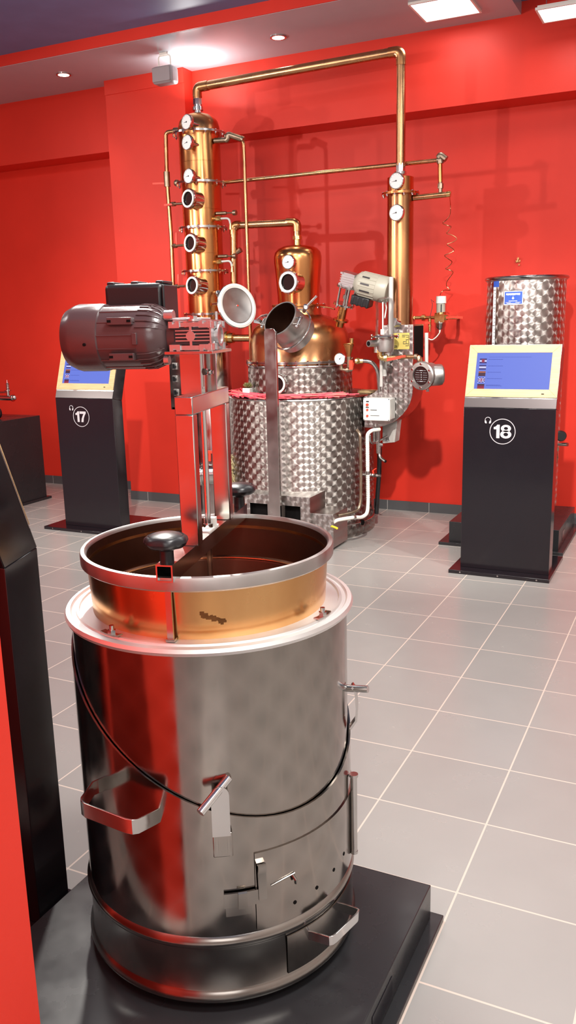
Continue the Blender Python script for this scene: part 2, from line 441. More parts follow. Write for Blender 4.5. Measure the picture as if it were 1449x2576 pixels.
struct('baseboard_back', MB().box((XL, 3.643, 0), (-3.24, YB, .075)).box((-2.51, 3.643, 0), (XR, YB, .075)), M['skirt'])
struct('baseboard_pilaster', MB().box((-3.24, 3.276, 0), (-2.51, 3.288, .075)).box((-2.51, 3.276, 0), (-2.498, 3.643, .075)), M['skirt'])

# ------------------------------------------------------------------ lamps
def area(name, loc, size, power, col=(1, .965, .92), rot=(0, 0, 0), spread=PI):
    l = bpy.data.lights.new(name, 'AREA'); l.shape = 'SQUARE'; l.size = size; l.energy = power; l.color = col; l.spread = spread
    o = bpy.data.objects.new(name, l); COL.objects.link(o); o.location = loc; o.rotation_euler = rot
    return o
def spot(name, loc, target, power, ang, blend=.35, rad=.04, col=(1, .95, .88)):
    l = bpy.data.lights.new(name, 'SPOT'); l.energy = power; l.spot_size = math.radians(ang); l.spot_blend = blend; l.shadow_soft_size = rad; l.color = col
    o = bpy.data.objects.new(name, l); COL.objects.link(o); o.location = loc
    o.rotation_euler = (V(target) - V(loc)).to_track_quat('-Z', 'Y').to_euler()
    return o
def led_panel(c, s, label, power, group=None, name='led_panel', drop=0):
    x, y, z = c
    t = thing(name, label, 'ceiling light', (x, y, z), 0, 'square LED panels')
    h = s / 2; e = .012
    f = MB()
    f.box((x - h, y - h, z - .014), (x + h, y - h + e, z)).box((x - h, y + h - e, z - .014), (x + h, y + h, z))
    f.box((x - h, y - h + e, z - .014), (x - h + e, y + h - e, z)).box((x + h - e, y - h + e, z - .014), (x + h, y + h - e, z))
    f.build('lamp_frame', M['white'], t)
    MB().box((x - h + e, y - h + e, z - .010), (x + h - e, y + h - e, z - .002)).build('diffuser', M['lamp'], t)
    if drop:
        MB().box((x - h + .01, y - h + .01, z), (x + h - .01, y + h - .01, z + .012)).build('back_plate', M['white'], t)
        for sx in (-1, 1): MB().cyl((x + sx * h * .7, y, z + .012), (x + sx * h * .7, y, z + drop), .002, seg=8).build('suspension_wire', M['steel'], t)
    area('panel_light', (x, y, z - .02), s * .92, power)
    return t
led_panel((-.437, 3.03, 3.35), .365, 'square white LED panel lit in the lowered glossy ceiling strip', 3)
led_panel((.27, 2.98, 3.20), .26, 'square white LED panel hanging on wires in the top right corner before the red wall', 2, drop=.225)
for x, y, p in ((.9, .9, 62), (2.2, .9, 55), (1.35, -1.35, 190), (2.3, -2.6, 70), (-2.2, .6, 55), (-2.6, -1.4, 40), (-4.6, 1.2, 50), (.2, -3.9, 45), (-.55, -.35, 95)):
    area('ceiling_light', (x, y, ZC - .012), .55, p * .4)
for x, y, lb in ((-3.386, 2.98, 'small round downlight glowing at far left of glossy ceiling strip'), (-1.585, 3.023, 'small round downlight glowing above the long copper pipe')):
    t = thing('downlight', lb, 'ceiling light', (x, y, 3.35), 0, 'downlights in the glossy ceiling strip')
    MB().ring((x, y, 3.344), (0, 0, 1), .042, .056, .006).build('trim_ring', M['steel'], t)
    MB().cyl((x, y, 3.3445), (x, y, 3.3495), .042, seg=24).build('bulb', M['warmlamp'], t)
    spot('downlight_beam', (x, y, 3.335), (x, y, 0), 9, 90, .6, .04, (1, .88, .72))
# floodlight box under the soffit
t = thing('floodlight', 'grey box floodlight hanging from the glossy ceiling strip above the tall column', 'lamp', (-2.44, 2.93, 3.35))
MB().box((-2.525, 2.88, 3.145), (-2.358, 2.98, 3.262)).build('housing', M['greybox'], t, bevel=.02)
MB().box((-2.515, 2.871, 3.155), (-2.368, 2.882, 3.25)).build('front_cover', M['greybox'], t, bevel=.008)
MB().tube([(-2.49, 2.93, 3.262), (-2.49, 2.93, 3.335), (-2.392, 2.93, 3.335), (-2.392, 2.93, 3.262)], .005, .02).box((-2.47, 2.91, 3.335), (-2.41, 2.95, 3.35)).build('bracket', M['white'], t)
MB().box((-2.50, 2.982, 3.17), (-2.38, 2.988, 3.25)).build('lens', M['gasket'], t)
area('floodlight_beam', (-2.33, 3.10, 3.10), .16, 5, (1, 1, .97), (math.radians(168), 0, math.radians(-70)))
# show floodlights on the left that throw the still's shadows onto the back wall
spot('show_or_fill_spot', (-3.3, -.95, 2.45), (-1.0, 3.0, 1.3), 170, 84, .7, .035)
spot('show_or_fill_spot', (-4.9, -.35, 2.40), (-1.6, 3.1, 1.3), 110, 80, .7, .035)

# added soft fill behind the camera, and an added spot on the red partition
area('rear_fill_light', (2.4, -4.85, 1.9), 1.6, 22, (1, .97, .95), (math.radians(90), 0, math.radians(10)))
area('rear_fill_light', (-2.4, -4.85, 1.8), 2.0, 110, (1, .97, .95), (math.radians(90), 0, math.radians(-10)))
spot('show_or_fill_spot', (-1.2, .6, 3.3), (.0, -1.8, .55), 850, 28, .6, .06)  # added, brightens the partition face mirrored in the pot
spot('show_or_fill_spot', (2.6, .6, 3.3), (-.55, 3.65, .2), 300, 46, .9, .05)
spot('show_or_fill_spot', (.6, -.5, 3.3), (-.65, 3.65, .15), 620, 44, .9, .05)  # added fill, lifts the low back wall right of the still
spot('show_or_fill_spot', (-.9, -.3, 3.3), (-3.3, 3.5, .1), 460, 50, .9, .05)  # added fill, lifts the pilaster foot and lower left wall
spot('show_or_fill_spot', (.3, -3.6, 2.9), (-2.6, 3.4, .5), 120, 66, .7, .05)  # added fill from the rear towards the pilaster
spot('show_or_fill_spot', (1.35, -3.5, 2.9), (-.75, 3.6, .25), 60, 60, .7, .05)  # added fill from near the camera onto the low back wall

# ------------------------------------------------------------------ audio kiosks
def kiosk(x0, y0, rot, num, label, plate, screw=True):
    W, Dp, zk, Lh = .513, .11, .975, .365
    t = thing('audio_guide_kiosk', label, 'kiosk', (x0, y0, 0), rot, 'audio guide kiosks')
    B = lambda mb, n, m, p=t, **k: mb.build(n, m, p, local=True, **k)
    B(MB().box((plate[0], plate[1], 0), (plate[2], plate[3], .022)), 'base_plate', M['black'], bevel=.002)
    sc = MB()
    for sx in (.12, .5, .88): sc.cyl((plate[0] + (plate[2] - plate[0]) * sx, plate[1] + .001, .012), (plate[0] + (plate[2] - plate[0]) * sx, plate[1] - .003, .012), .005, seg=8)
    B(sc, 'plate_screws', M['steel'])
    B(MB().prism([(0, 0, .022), (0, 0, zk), (0, Dp, zk - .022), (0, Dp, .022)], (W, 0, 0)), 'body', M['black'], bevel=.002)
    dy, dz = .118, .345; L = math.hypot(dy, dz)
    F = (V((0, 0, zk)), V((1, 0, 0)), V((0, dy / L, dz / L)), V((0, -dz / L, dy / L)))
    hd = MB().prism([(0, 0, zk + .0005), (0, dy, zk + dz), (0, dy + .103, zk + dz - .026), (0, Dp, zk - .0215)], (W, 0, 0))
    H = B(hd, 'head', M['black'], bevel=.002)
    B(MB().fbox(F, 0, W, .055, L + .0015, -.003, .0006), 'steel_edge', M['steel'], H)
    B(MB().fbox(F, .001, W - .001, .002, .0545, -.002, .0008), 'head_strip', M['headplate'], H)
    u0, u1, v0, v1 = .0015, W - .0015, .062, L; b = .046
    f = MB()
    c = lambda u, v, n: F[0] + F[1] * u + F[2] * v + F[3] * n
    for (a, bb, cc, dd) in (((u0, v0), (u1, v0), (u1 - b, v0 + b), (u0 + b, v0 + b)), ((u1, v0), (u1, v1), (u1 - b, v1 - b), (u1 - b, v0 + b)), ((u1, v1), (u0, v1), (u0 + b, v1 - b), (u1 - b, v1 - b)), ((u0, v1), (u0, v0), (u0 + b, v0 + b), (u0 + b, v1 - b))):
        f.prism([c(*a, .001), c(*bb, .001), c(*cc, .001), c(*dd, .001)], F[3] * .0045)
    FR = B(f, 'screen_frame', M['wood'], bevel=.0012)
    MBs = MB().fbox(F, u1 - .085, u1 - .07, v0 + .018, v0 + .023, .0055, .0062)
    B(MBs, 'sensor', M['hole'], FR)
    SC = B(MB().fbox(F, u0 + b, u1 - b, v0 + b, v1 - b, .0015, .004), 'screen', M['screen'])
    su, sv = u0 + b, v0 + b; sw, sh = u1 - u0 - 2 * b, v1 - v0 - 2 * b
    # flags in a column, text rows beside them
    def flag(y, h, items):
        """one flag: stacked colour fields of one mesh"""
        q = MB(); idx = []; names = []
        for (a, bb, cc, dd, lay, m_) in items:
            n0 = len(q.bm.faces); q.fbox(F, a, bb, cc, dd, .0041, .0044 + lay * .0003)
            if m_ not in names: names.append(m_)
            q.bm.faces.ensure_lookup_table()
            for f_ in list(q.bm.faces)[n0:]: f_.material_index = names.index(m_)
        o = B(q, 'flag', M[names[0]], SC)
        for m_ in names[1:]: o.data.materials.append(M[m_])
        return o
    fx, fw, fh = su + .018, .040, .029
    ys = [sv + sh - .062 - i * .0372 for i in range(5)]
    def stripes(y, cols, h=fh):
        k = h / len(cols)
        return [(fx, fx + fw, y + h - (i + 1) * k, y + h - i * k, 0, q) for i, q in enumerate(cols)]
    cx_, cy_ = fx + fw / 2, ys[3] + fh / 2
    flag(0, 0, stripes(ys[0], ['s_navy', 's_white', 's_navy']) + [(cx_ - .008, cx_ + .008, ys[0] + .006, ys[0] + .025, 1, 's_red')])
    flag(0, 0, stripes(ys[1], ['s_navy', 's_white', 's_navy']))
    flag(0, 0, stripes(ys[2], ['s_gold', 's_dark', 's_dark']))
    UJ = flag(0, 0, [(fx, fx + fw, ys[3], ys[3] + fh, 0, 's_navy'), (cx_ - .005, cx_ + .005, ys[3], ys[3] + fh, 1, 's_white'), (fx, fx + fw, cy_ - .004, cy_ + .004, 1, 's_white'), (cx_ - .0025, cx_ + .0025, ys[3], ys[3] + fh, 2, 's_red'), (fx, fx + fw, cy_ - .002, cy_ + .002, 2, 's_red')])
    flag(0, 0, stripes(ys[4], ['s_dark', 's_red', 's_gold']))
    flag(0, 0, stripes(sv + .002, ['s_dark', 's_red'], .018))
    q = MB()
    for sx in (-1, 1):
        d = V((fw / 2 * sx, fh / 2)); n_ = V((-d.y, d.x)).normalized() * .0018
        q.prism([c(cx_ - d.x - n_.x, cy_ - d.y - n_.y, .0042), c(cx_ + d.x - n_.x, cy_ + d.y - n_.y, .0042), c(cx_ + d.x + n_.x, cy_ + d.y + n_.y, .0042), c(cx_ - d.x + n_.x, cy_ - d.y + n_.y, .0042)], F[3] * .0004)
    B(q, 'flag_diagonals', M['s_white'], SC)
    rows = [(su + .065, su + .30, sv + sh - .022)]
    rr = random.Random(num)
    for i in range(6):
        q = MB(); y = ys[i] + .022 if i < 5 else sv + .017
        x = su + .068
        while x < su + .068 + .07 + rr.random() * .02:
            w = .004 + rr.random() * .010; q.fbox(F, x, x + w, y, y + .0022, .0041, .0045); x += w + .0012
        B(q, 'screen_text_row', M['screenink'], SC)
    q = MB()
    for x in range(14):
        a = su + .07 + x * .017; q.fbox(F, a, a + .0158, sv + sh - .026, sv + sh - .0248, .0041, .0045)
    B(q, 'screen_heading_row', M['screenink'], SC)
    if num:
        cx, cz, r = .225, .862 - .02, .073
        e = MB().ring((cx, -.0005, cz), (0, -1, 0), r - .004, r, .0012, 64)
        E = B(e, 'number_ring', M['number'])
        B(digits(num, cx, cz, -.0004), 'number', M['number'], E)
        hx, hz = cx - .084, cz + .063
        h = MB().tube([(hx + .016 * math.cos(a), -.0012, hz + .016 * math.sin(a)) for a in [math.radians(d) for d in range(-35, 216, 14)]], .0018, seg=8)
        for sx in (-1, 1):
            h.prism([(hx + sx * .0175, -.0004, hz - .015), (hx + sx * .0185, -.0004, hz - .003), (hx + sx * .010, -.0004, hz - .003), (hx + sx * .006, -.0004, hz - .017), (hx + sx * .011, -.0004, hz - .020)], (0, -.0022, 0))
        B(h, 'headphone_icon', M['number'])
    return t
kiosk(-.062, 2.215, 0, 18, 'black audio guide kiosk numbered 18 with lit blue screen in oak frame', (-.05, -.085, .53, .44))
kiosk(-3.085, 2.24, 0, 17, 'black audio guide kiosk numbered 17, partly behind the dark red motor', (-.125, -.10, .58, .44))
kiosk(-.232, -1.14, PI, 0, 'black kiosk seen from behind and side at left edge, beside the red partition', (-.03, -.03, .54, .42))

# ------------------------------------------------------------------ plinths
t = thing('display_plinth', 'low black plinth under the big stainless pot in the foreground', 'plinth', (.242, -1.23, 0), 0, 'low black display plinths')
MB().box((-.195, -1.655, 0), (.678, -.80, .017)).build('base_plate', M['plinth'], t, bevel=.002)
MB().box((-.165, -1.63, .017), (.65, -.822, .11)).build('body', M['plinth'], t, bevel=.002)
MB().box((.650, -1.40, .035), (.6515, -1.27, .085)).box((.650, -1.245, .035), (.6515, -1.12, .085)).build('stickers', M['black'], t)

t = thing('display_plinth', 'low black plinth under the steel storage tank behind kiosk 18', 'plinth', (.08, 3.1, 0), 0, 'low black display plinths')
MB().box((-.345, 2.735, 0), (.455, 3.56, .02)).build('base_plate', M['plinth'], t, bevel=.002)
MB().box((-.285, 2.775, .02), (.42, 3.50, .155)).build('body', M['plinth'], t, bevel=.002)
MB().box((.42, 2.92, .05), (.4215, 3.02, .11)).build('sticker', M['black'], t)

t = thing('black_pedestal', 'tall black box pedestal at the left edge under a filling pump', 'plinth', (-4.3, 2.6, 0), 0, 'tall black pedestals')
MB().box((-4.75, 2.1, 0), (-3.955, 3.085, .02)).build('base_plate', M['plinth'], t, bevel=.002)
MB().box((-4.70, 2.15, .02), (-3.98, 3.05, .735)).build('body', M['plinth'], t, bevel=.002)

t = thing('black_pedestal', 'black pedestal out of view to the left of the black foreground kiosk', 'plinth', (-1.5, -1.3, 0), 0, 'tall black pedestals')
MB().box((-2.2, -1.75, 0), (-.95, -.95, .02)).build('base_plate', M['plinth'], t, bevel=.002)
MB().box((-2.15, -1.72, .02), (-1.0, -1.0, .75)).build('body', M['plinth'], t, bevel=.002)  # unseen block, added so the pot's left edge reflects dark

# filling pump on the pedestal (only its right end shows)
t = thing('filling_pump', 'small steel filling pump with a black wheel on tall pedestal at left edge', 'machine', (-4.2, 2.8, .735))
MB().cyl((-4.30, 2.8, .905), (-4.03, 2.8, .905), .021).cyl((-4.03, 2.8, .905), (-4.022, 2.8, .905), .029).build('cylinder', M['polish'], t)
MB().cyl((-4.022, 2.8, .909), (-4.005, 2.8, .911), .022).ball((-4.008, 2.8, .911), .02).build('end_cap', M['polish'], t)
MB().cyl((-4.074, 2.8, .925), (-4.074, 2.8, .965), .016).cyl((-4.074, 2.8, .965), (-4.074, 2.8, .97), .03).build('nozzle_base', M['steel'], t)
z = MB(); z.tube([(-4.074 + .013 * math.cos(a * .9), 2.8 + .013 * math.sin(a * .9), .972 + a * .0016) for a in range(0, 36)], .0032, seg=8)
z.cyl((-4.074, 2.8, .97), (-4.074, 2.8, 1.03), .009, .006).build('spring', M['steel'], t)
MB().cyl((-4.074, 2.8, 1.03), (-4.074, 2.8, 1.055), .005, .003).build('nozzle', M['polish'], t)
MB().tube([(-4.30, 2.8, .955), (-4.20, 2.8, .95), (-4.10, 2.8, .955), (-4.08, 2.8, .95)], .009, .02).build('link_pipe', M['polish'], t)
MB().box((-4.32, 2.77, .735), (-4.24, 2.83, .905)).build('stand', M['motor2'], t, bevel=.004)
MB().lathe([(0, 0), (.02, 0), (.03, -.006), (.046, -.004), (.05, 0), (.05, .022), (.046, .026), (.03, .02), (.018, .026), (0, .026)], (-4.155, 2.74, .785), (0, -1, 0), 28).cyl((-4.155, 2.75, .785), (-4.25, 2.80, .785), .01).build('wheel', M['knob'], t)
MB().cyl((-4.155, 2.714, .785), (-4.155, 2.710, .785), .011, seg=6).build('wheel_nut', M['polish'], t)

# ------------------------------------------------------------------ storage tank behind kiosk 18
T = V((.095, 3.14, 0)); R = .247
t = thing('storage_tank', 'swirl-finish stainless storage tank standing behind kiosk 18', 'tank', (T.x, T.y, .155))
p = [(0, .20), (R * .6, .195), (R - .01, .22), (R, .24), (R, 1.695), (R + .008, 1.70), (R + .014, 1.713), (R + .008, 1.724), (R - .004, 1.722), (R - .006, 1.70), (R - .006, 1.05), (0, 1.05)]
MB().lathe(p, T, seg=72).build('vessel', M['tankswirl'], t, origin=(T.x, T.y, .9))
MB().torus((T.x, T.y, 1.713), (0, 0, 1), R + .006, .011, 72).build('rolled_rim', M['steel'], t)
for a in (60, 180, 300):
    a = math.radians(a); q = T + V((math.cos(a), math.sin(a), 0)) * (R - .03)
    MB().cyl((q.x, q.y, .155), (q.x, q.y, .24), .02).cyl((q.x, q.y, .155), (q.x, q.y, .163), .034).build('leg', M['steel'], t)
def arcplate(c, r, a0, a1, z0, z1, th=.0012, seg=10):
    return MB().lathe([(r, z0), (r + th, z0), (r + th, z1), (r, z1), (r, z0)], (c[0], c[1], 0), (0, 0, 1), seg, math.radians(a0), math.radians(a1))
MB_ = arcplate(T, R + .0004, -133.5, -127.5, .3, 1.66)
lv = MB_.build('level_scale', M['paper'], t)
arcplate(T, R + .0004, -133.5, -122, 1.66, 1.70).build('scale_header', M['blue'], t)
k = MB()
for i in range(40):
    zz = 1.64 - i * .022; long = i % 5 == 0
    k.lathe([(R + .0017, zz), (R + .0021, zz), (R + .0021, zz + .0035), (R + .0017, zz + .0035)], (T.x, T.y, 0), (0, 0, 1), 4, math.radians(-133 if long else -130), math.radians(-128))
k.build('scale_marks', M['ink'], lv)
ST = arcplate(T, R + .0004, -112, -83.5, 1.548, 1.632).build('maker_sticker', M['paper'], t)
arcplate(T, R + .0018, -110.8, -84.7, 1.553, 1.627, .0006).build('sticker_panel', M['blue'], ST)
k = MB(); rq = random.Random(2)
def arcrect(a0, a1, z0, z1, r): k.lathe([(r, z0), (r + .0006, z0), (r + .0006, z1), (r, z1), (r, z0)], (T.x, T.y, 0), (0, 0, 1), 3, math.radians(a0), math.radians(a1))
a = -108.5
while a < -87.5:
    w = 1 + rq.random() * 1.2; arcrect(a, a + w, 1.605 + rq.random() * .003, 1.618, R + .0026); a += w + .35
a = -104
while a < -92: w = .8 + rq.random(); arcrect(a, a + w, 1.569, 1.573, R + .0026); a += w + .4
arcrect(-109, -101, 1.562, 1.5635, R + .0026); arcrect(-94, -86.5, 1.562, 1.5635, R + .0026); arcrect(-107, -88.5, 1.556, 1.5585, R + .0026)
for i in range(8):
    z0 = 1.581 + i * .0025; hw = 1.5 * math.sin(PI * min(1, (i + 1.2) / 6.5)) + .15; arcrect(-97.7 - hw, -97.7 + hw, z0, z0 + .0026, R + .0026)
k.build('sticker_print', M['paper'], ST)
# drain tap and thermometer at its right side
tp = MB().lathe([(0, 0), (.034, 0), (.034, .02), (.028, .028), (0, .028)], (0.380, 2.930, 0.733), (.35, -.94, .02), 24)
tp.cyl((0.347, 3.020, 0.720), (0.380, 2.930, 0.733), .012).build('thermometer', M['matblack'], t)
MB().tube([(0.306, 3.050, 0.660), (0.377, 2.930, 0.677), (0.430, 2.900, 0.683)], .008, rr=[.006, .009, .012]).build('tap_handle', M['steel'], t)
MB().cyl((0.344, 3.000, 0.643), (0.359, 2.950, 0.586), .011).cyl((0.333, 3.020, 0.657), (0.355, 2.960, 0.641), .016).tube([(0.359, 2.950, 0.592), (0.358, 2.950, 0.553)], .008).build('tap', M['aged'], t)
o = MB().box((.452, 3.60, .50), (.51, 3.653, .605)); tag(o.build('wall_socket', M['white'], bevel=.012), 'white rounded wall socket box right of kiosk 18', 'socket')

# little brass hook on the wall
x, y, z = (-0.060, 3.655, 1.855)
t = thing('wall_hook', 'tiny brass wall clip on red wall above the steel storage tank', 'hook', (x, y, z))
MB().box((x - .02, y - .008, z - .012), (x + .012, y, z + .006)).build('back_plate', M['brass'], t, bevel=.002)
MB().cyl((x, y - .03, z + .014), (x, y, z + .014), .008, seg=12).cyl((x + .006, y - .012, z - .028), (x + .006, y, z - .028), .006, seg=10).tube([(x, y - .02, z + .014), (x - .008, y - .024, z - .01)], .004).build('hook_clips', M['brass'], t)

# ------------------------------------------------------------------ foreground pot still with agitator
PC = V((.226, -1.111, 0)); RB = .303
pot = thing('pot_still', 'large stainless pot with copper collar standing on black plinth in the foreground', 'still', (PC.x, PC.y, .11))
def pol(a, r, z): a = math.radians(a); return V((PC.x + r * math.cos(a), PC.y + r * math.sin(a), z))
O = (PC.x, PC.y, 0)
MB().lathe([(.2, .11), (.275, .11), (.275, .14), (.2, .14), (.2, .11)], O, seg=64).build('foot_ring', M['matblack'], pot)
prof = [(0, .122), (.29, .122), (.306, .127), (.3125, .136), (.3125, .144), (.307, .153), (.304, .158), (.304, .252), (.307, .258), (.3105, .266), (.3105, .272), (.306, .28), (.303, .283)]
MB().lathe(prof, O, seg=96).build('ash_pan_base', M['potbelt'], pot, origin=(PC.x, PC.y, .2))
# lower jacket whose upper edge runs at a slant
bm = MB(); n = 96; rows = [[], [], [], []]
for i in range(n):
    a = 2 * PI * i / n; zt = .722 - .195 * math.cos(a + math.radians(25))
    for q, (r, z) in enumerate(((.3035, .281), (.3045, zt), (.3005, zt), (.3005, .50 if zt > .51 else zt - .01))):
        rows[q].append(bm.bm.verts.new((PC.x + r * math.cos(a), PC.y + r * math.sin(a), z)))
for A, B in zip(rows, rows[1:]):
    for i in range(n): bm.bm.faces.new((A[i], A[(i + 1) % n], B[(i + 1) % n], B[i]))
J = bm.build('firebox_jacket', M['potsteel'], pot, origin=(PC.x, PC.y, .5))
MB().lathe([(.298, .42), (.2985, .885), (.29, .885), (.29, .42), (.298, .42)], O, seg=96).build('tilting_barrel', M['potsteel'], pot, origin=(PC.x, PC.y, .65))
CT = MB().lathe([(.25, .892), (.298, .884), (.309, .886), (.3125, .893), (.309, .900), (.300, .902), (.296, .897), (.289, .898), (.287, .902), (.282, .902), (.280, .897), (.25, .8985), (.25, .892)], O, seg=96)
CT.build('cover_plate', M['coversteel'], pot, origin=(PC.x, PC.y, .895))
MB().lathe([(.2525, .897), (.2585, 1.000), (.2555, 1.000), (.2495, .897), (.2525, .897)], O, seg=96).build('copper_collar', M['potcopper'], pot, origin=(PC.x, PC.y, .95))
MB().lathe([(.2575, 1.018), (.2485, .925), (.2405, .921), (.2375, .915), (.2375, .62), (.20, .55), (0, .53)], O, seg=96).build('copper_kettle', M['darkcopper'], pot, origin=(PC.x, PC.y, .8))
MB().lathe([(.2585, .999), (.2665, .997), (.271, 1.001), (.2715, 1.020), (.2695, 1.0255), (.262, 1.0265), (.2585, 1.022), (.2585, .999)], O, seg=96).build('steel_rim', M['greysteel'], pot, origin=(PC.x, PC.y, 1.01))
MB().torus((PC.x, PC.y, .921), (0, 0, 1), .2405, .0028, 80, 8).build('inner_bead', M['oldcopper'], pot)
k = MB(); rq = random.Random(5)
for a, z, w, h in [(-62.5 + 9 * t_ + rq.uniform(-.8, .8), .950 - .018 * t_ + rq.uniform(-.003, .003), rq.uniform(.8, 2.2), rq.uniform(.003, .0075)) for t_ in [i / 34 for i in range(35)]]:
    k.lathe([(.2558 + (z - .945) * .06, z - h / 2), (.2563 + (z - .945) * .06, z), (.2560 + (z - .945) * .06, z + h / 2)], O, (0, 0, 1), 6, math.radians(a - w / 2), math.radians(a + w / 2))
k.build('stain', M['stain'], pot, origin=(PC.x, PC.y, .94))
# cover clamps
for a in (-101.5, -6):
    q = pol(a, .283, .902); tdir = V((-math.sin(math.radians(a)), math.cos(math.radians(a)), 0))
    k = MB().cyl(q, q + V((0, 0, .010)), .0085, seg=6).cyl(q, q + V((0, 0, .019)), .005, seg=10)
    k.strap([q - tdir * .026 + V((0, 0, .003)), q - tdir * .012 + V((0, 0, .001)), q + tdir * .012 + V((0, 0, .001)), q + tdir * .024 + V((0, 0, .004))], .013, .003, tdir.cross(V((0, 0, 1))))
    k.build('cover_clamp', M['steel'], pot)
# side carrying handle on the left
k = MB().strap([pol(-113, .303, .563), pol(-112, .318, .566), pol(-104.5, .372, .574), pol(-103, .380, .575), pol(-101, .383, .575), pol(-86, .383, .571), pol(-84, .381, .570), pol(-83, .374, .568), pol(-82, .318, .553), pol(-81.5, .303, .550)], .031, .0042, (0, 0, 1))
k.build('carrying_handle', M['steel'], pot, bevel=.001)
# pivot strap with pin at the front
da = math.radians(-58); rd = V((math.cos(da), math.sin(da), 0)); td = V((-rd.y, rd.x, 0))
q = pol(-58.3, .318, .52)
poly = [q - td * .0175, q + td * .0175, q + td * .0175 + V((0, 0, .088))]
poly += [q + V((0, 0, .088)) + V((0, 0, 1)) * .0175 * math.sin(b) + td * .0175 * math.cos(b) for b in [math.radians(x) for x in range(20, 180, 20)]] + [q - td * .0175 + V((0, 0, .088))]
P_ = MB().prism(poly, rd * .004).build('pivot_strap', M['steel'], pot)
k = MB(); k.fbox((pol(-58, .303, .498), td, V((0, 0, 1)), rd), -.019, .019, -.026, .026, 0, .014); k.build('strap_bracket', M['potsteel'], pot, bevel=.0015)
MB().cyl(pol(-64.5, .352, .592), pol(-54.8, .300, .631), .0085).build('pivot_pin', M['polish'], pot)
# pivot at the right
k = MB().strap([pol(19, .309, .70), pol(19, .317, .69), pol(19, .320, .65), pol(19, .318, .62), pol(19, .305, .60)], .026, .005, (-math.sin(math.radians(19)), math.cos(math.radians(19)), 0))
k.build('pivot_strap', M['steel'], pot)
MB().cyl(pol(19, .296, .692), pol(16.5, .345, .698), .008).build('pivot_pin', M['polish'], pot)
# fire door with hinge rod, latch and air holes
door = arcplate(PC, .3040, -46.5, 40, .288, .462, .003, 40).build('fire_door', M['potsteel'], pot, origin=(PC.x, PC.y, .37))
k = MB().cyl(pol(13, .3145, .312), pol(13, .3145, .497), .0075).cyl(pol(13, .3145, .497), pol(13, .3145, .503), .010).cyl(pol(13, .3145, .306), pol(13, .3145, .312), .0085)
k.build('hinge_rod', M['steel'], door)
k = MB()
for a, z in ((-30.4, .322), (-19.2, .327), (-7.9, .335), (1.5, .343)):
    p0 = pol(a, .3068, z); p1 = pol(a, .3078, z); k.cyl(p0, p1, .0042, seg=12)
k.build('air_holes', M['hole'], door)
def adir(a): a = math.radians(a); return V((-math.sin(a), math.cos(a), 0))
k = MB().strap([pol(-44.2, .309, .437), pol(-44.3, .317, .441), pol(-44.3, .3185, .434), pol(-44.3, .314, .42), pol(-44.1, .313, .36)], .017, .003, adir(-44))
k.tube([pol(-40.5, .3085, .382), pol(-36, .309, .388), pol(-30.5, .3095, .392)], .0018, seg=8).tube([pol(-31.5, .309, .390), pol(-31, .3165, .382), pol(-30.6, .314, .372)], .0032, seg=8)
k.build('latch_levers', M['potbelt'], door)
k = MB().lathe([(.3075, .352), (.3115, .352), (.3115, .384), (.3075, .384), (.3075, .352)], O, seg=10, a0=math.radians(-58.5), a1=math.radians(-45))
k.strap([pol(-51.7, .3125, .386), pol(-51.7, .3145, .384), pol(-51.7, .3145, .350)], .018, .003, adir(-52))
k.lathe([(.304, .33), (.3075, .33), (.3075, .375), (.304, .375), (.304, .33)], O, seg=8, a0=math.radians(-58), a1=math.radians(-48))
k.build('latch_bar', M['potbelt'], door)
dr = arcplate(PC, .3045, -34.3, 45, .161, .249, .0025, 36).build('ash_drawer', M['potbelt'], pot, origin=(PC.x, PC.y, .2))
MB().strap([pol(-24, .306, .226), pol(-23.5, .315, .228), pol(-22, .357, .236), pol(-21, .361, .237), pol(-19.5, .361, .237), pol(-7.5, .361, .238), pol(-5.5, .359, .238), pol(-5, .352, .237), pol(-4, .315, .231), pol(-4, .306, .229)], .022, .0038, (0, 0, 1)).build('drawer_handle', M['polish'], dr, bevel=.0008)

# --- agitator frame on the rim: crossbar, knobs, portal, gearbox and motor
D = V((-.237, .9715, 0)).normalized(); W = V((-D.y, D.x, 0)); U = V((0, 0, 1)); P0 = V((.226, -1.105, 0))
F = (P0, D, W, U)
def fp(s, w, z): return P0 + D * s + W * w + U * z
ag = thing('agitator', 'steel agitator frame with dark grey motor clamped across the copper collar', 'agitator', fp(0, 0, 1.018))
h = .0165
k = MB()
k.fbox(F, -.281, .262, -h, h, 1.049, 1.052).fbox(F, -.281, .262, -h, h, 1.0185, 1.0215).fbox(F, -.281, .262, -h, -h + .003, 1.0215, 1.049).fbox(F, -.281, .262, h - .003, h, 1.0215, 1.049)
XB = k.build('crossbar', M['steel'], ag)
MB().fbox(F, -.24, .258, -h + .003, h - .003, 1.0215, 1.049).build('tube_inside', M['hole'], XB)
k = MB(); k.fbox(F, -.274, -.268, -.008, .004, .903, 1.0185); k.fbox(F, -.276, -.262, -.011, .007, .899, .904); k.build('bar_stay', M['steel'], ag)
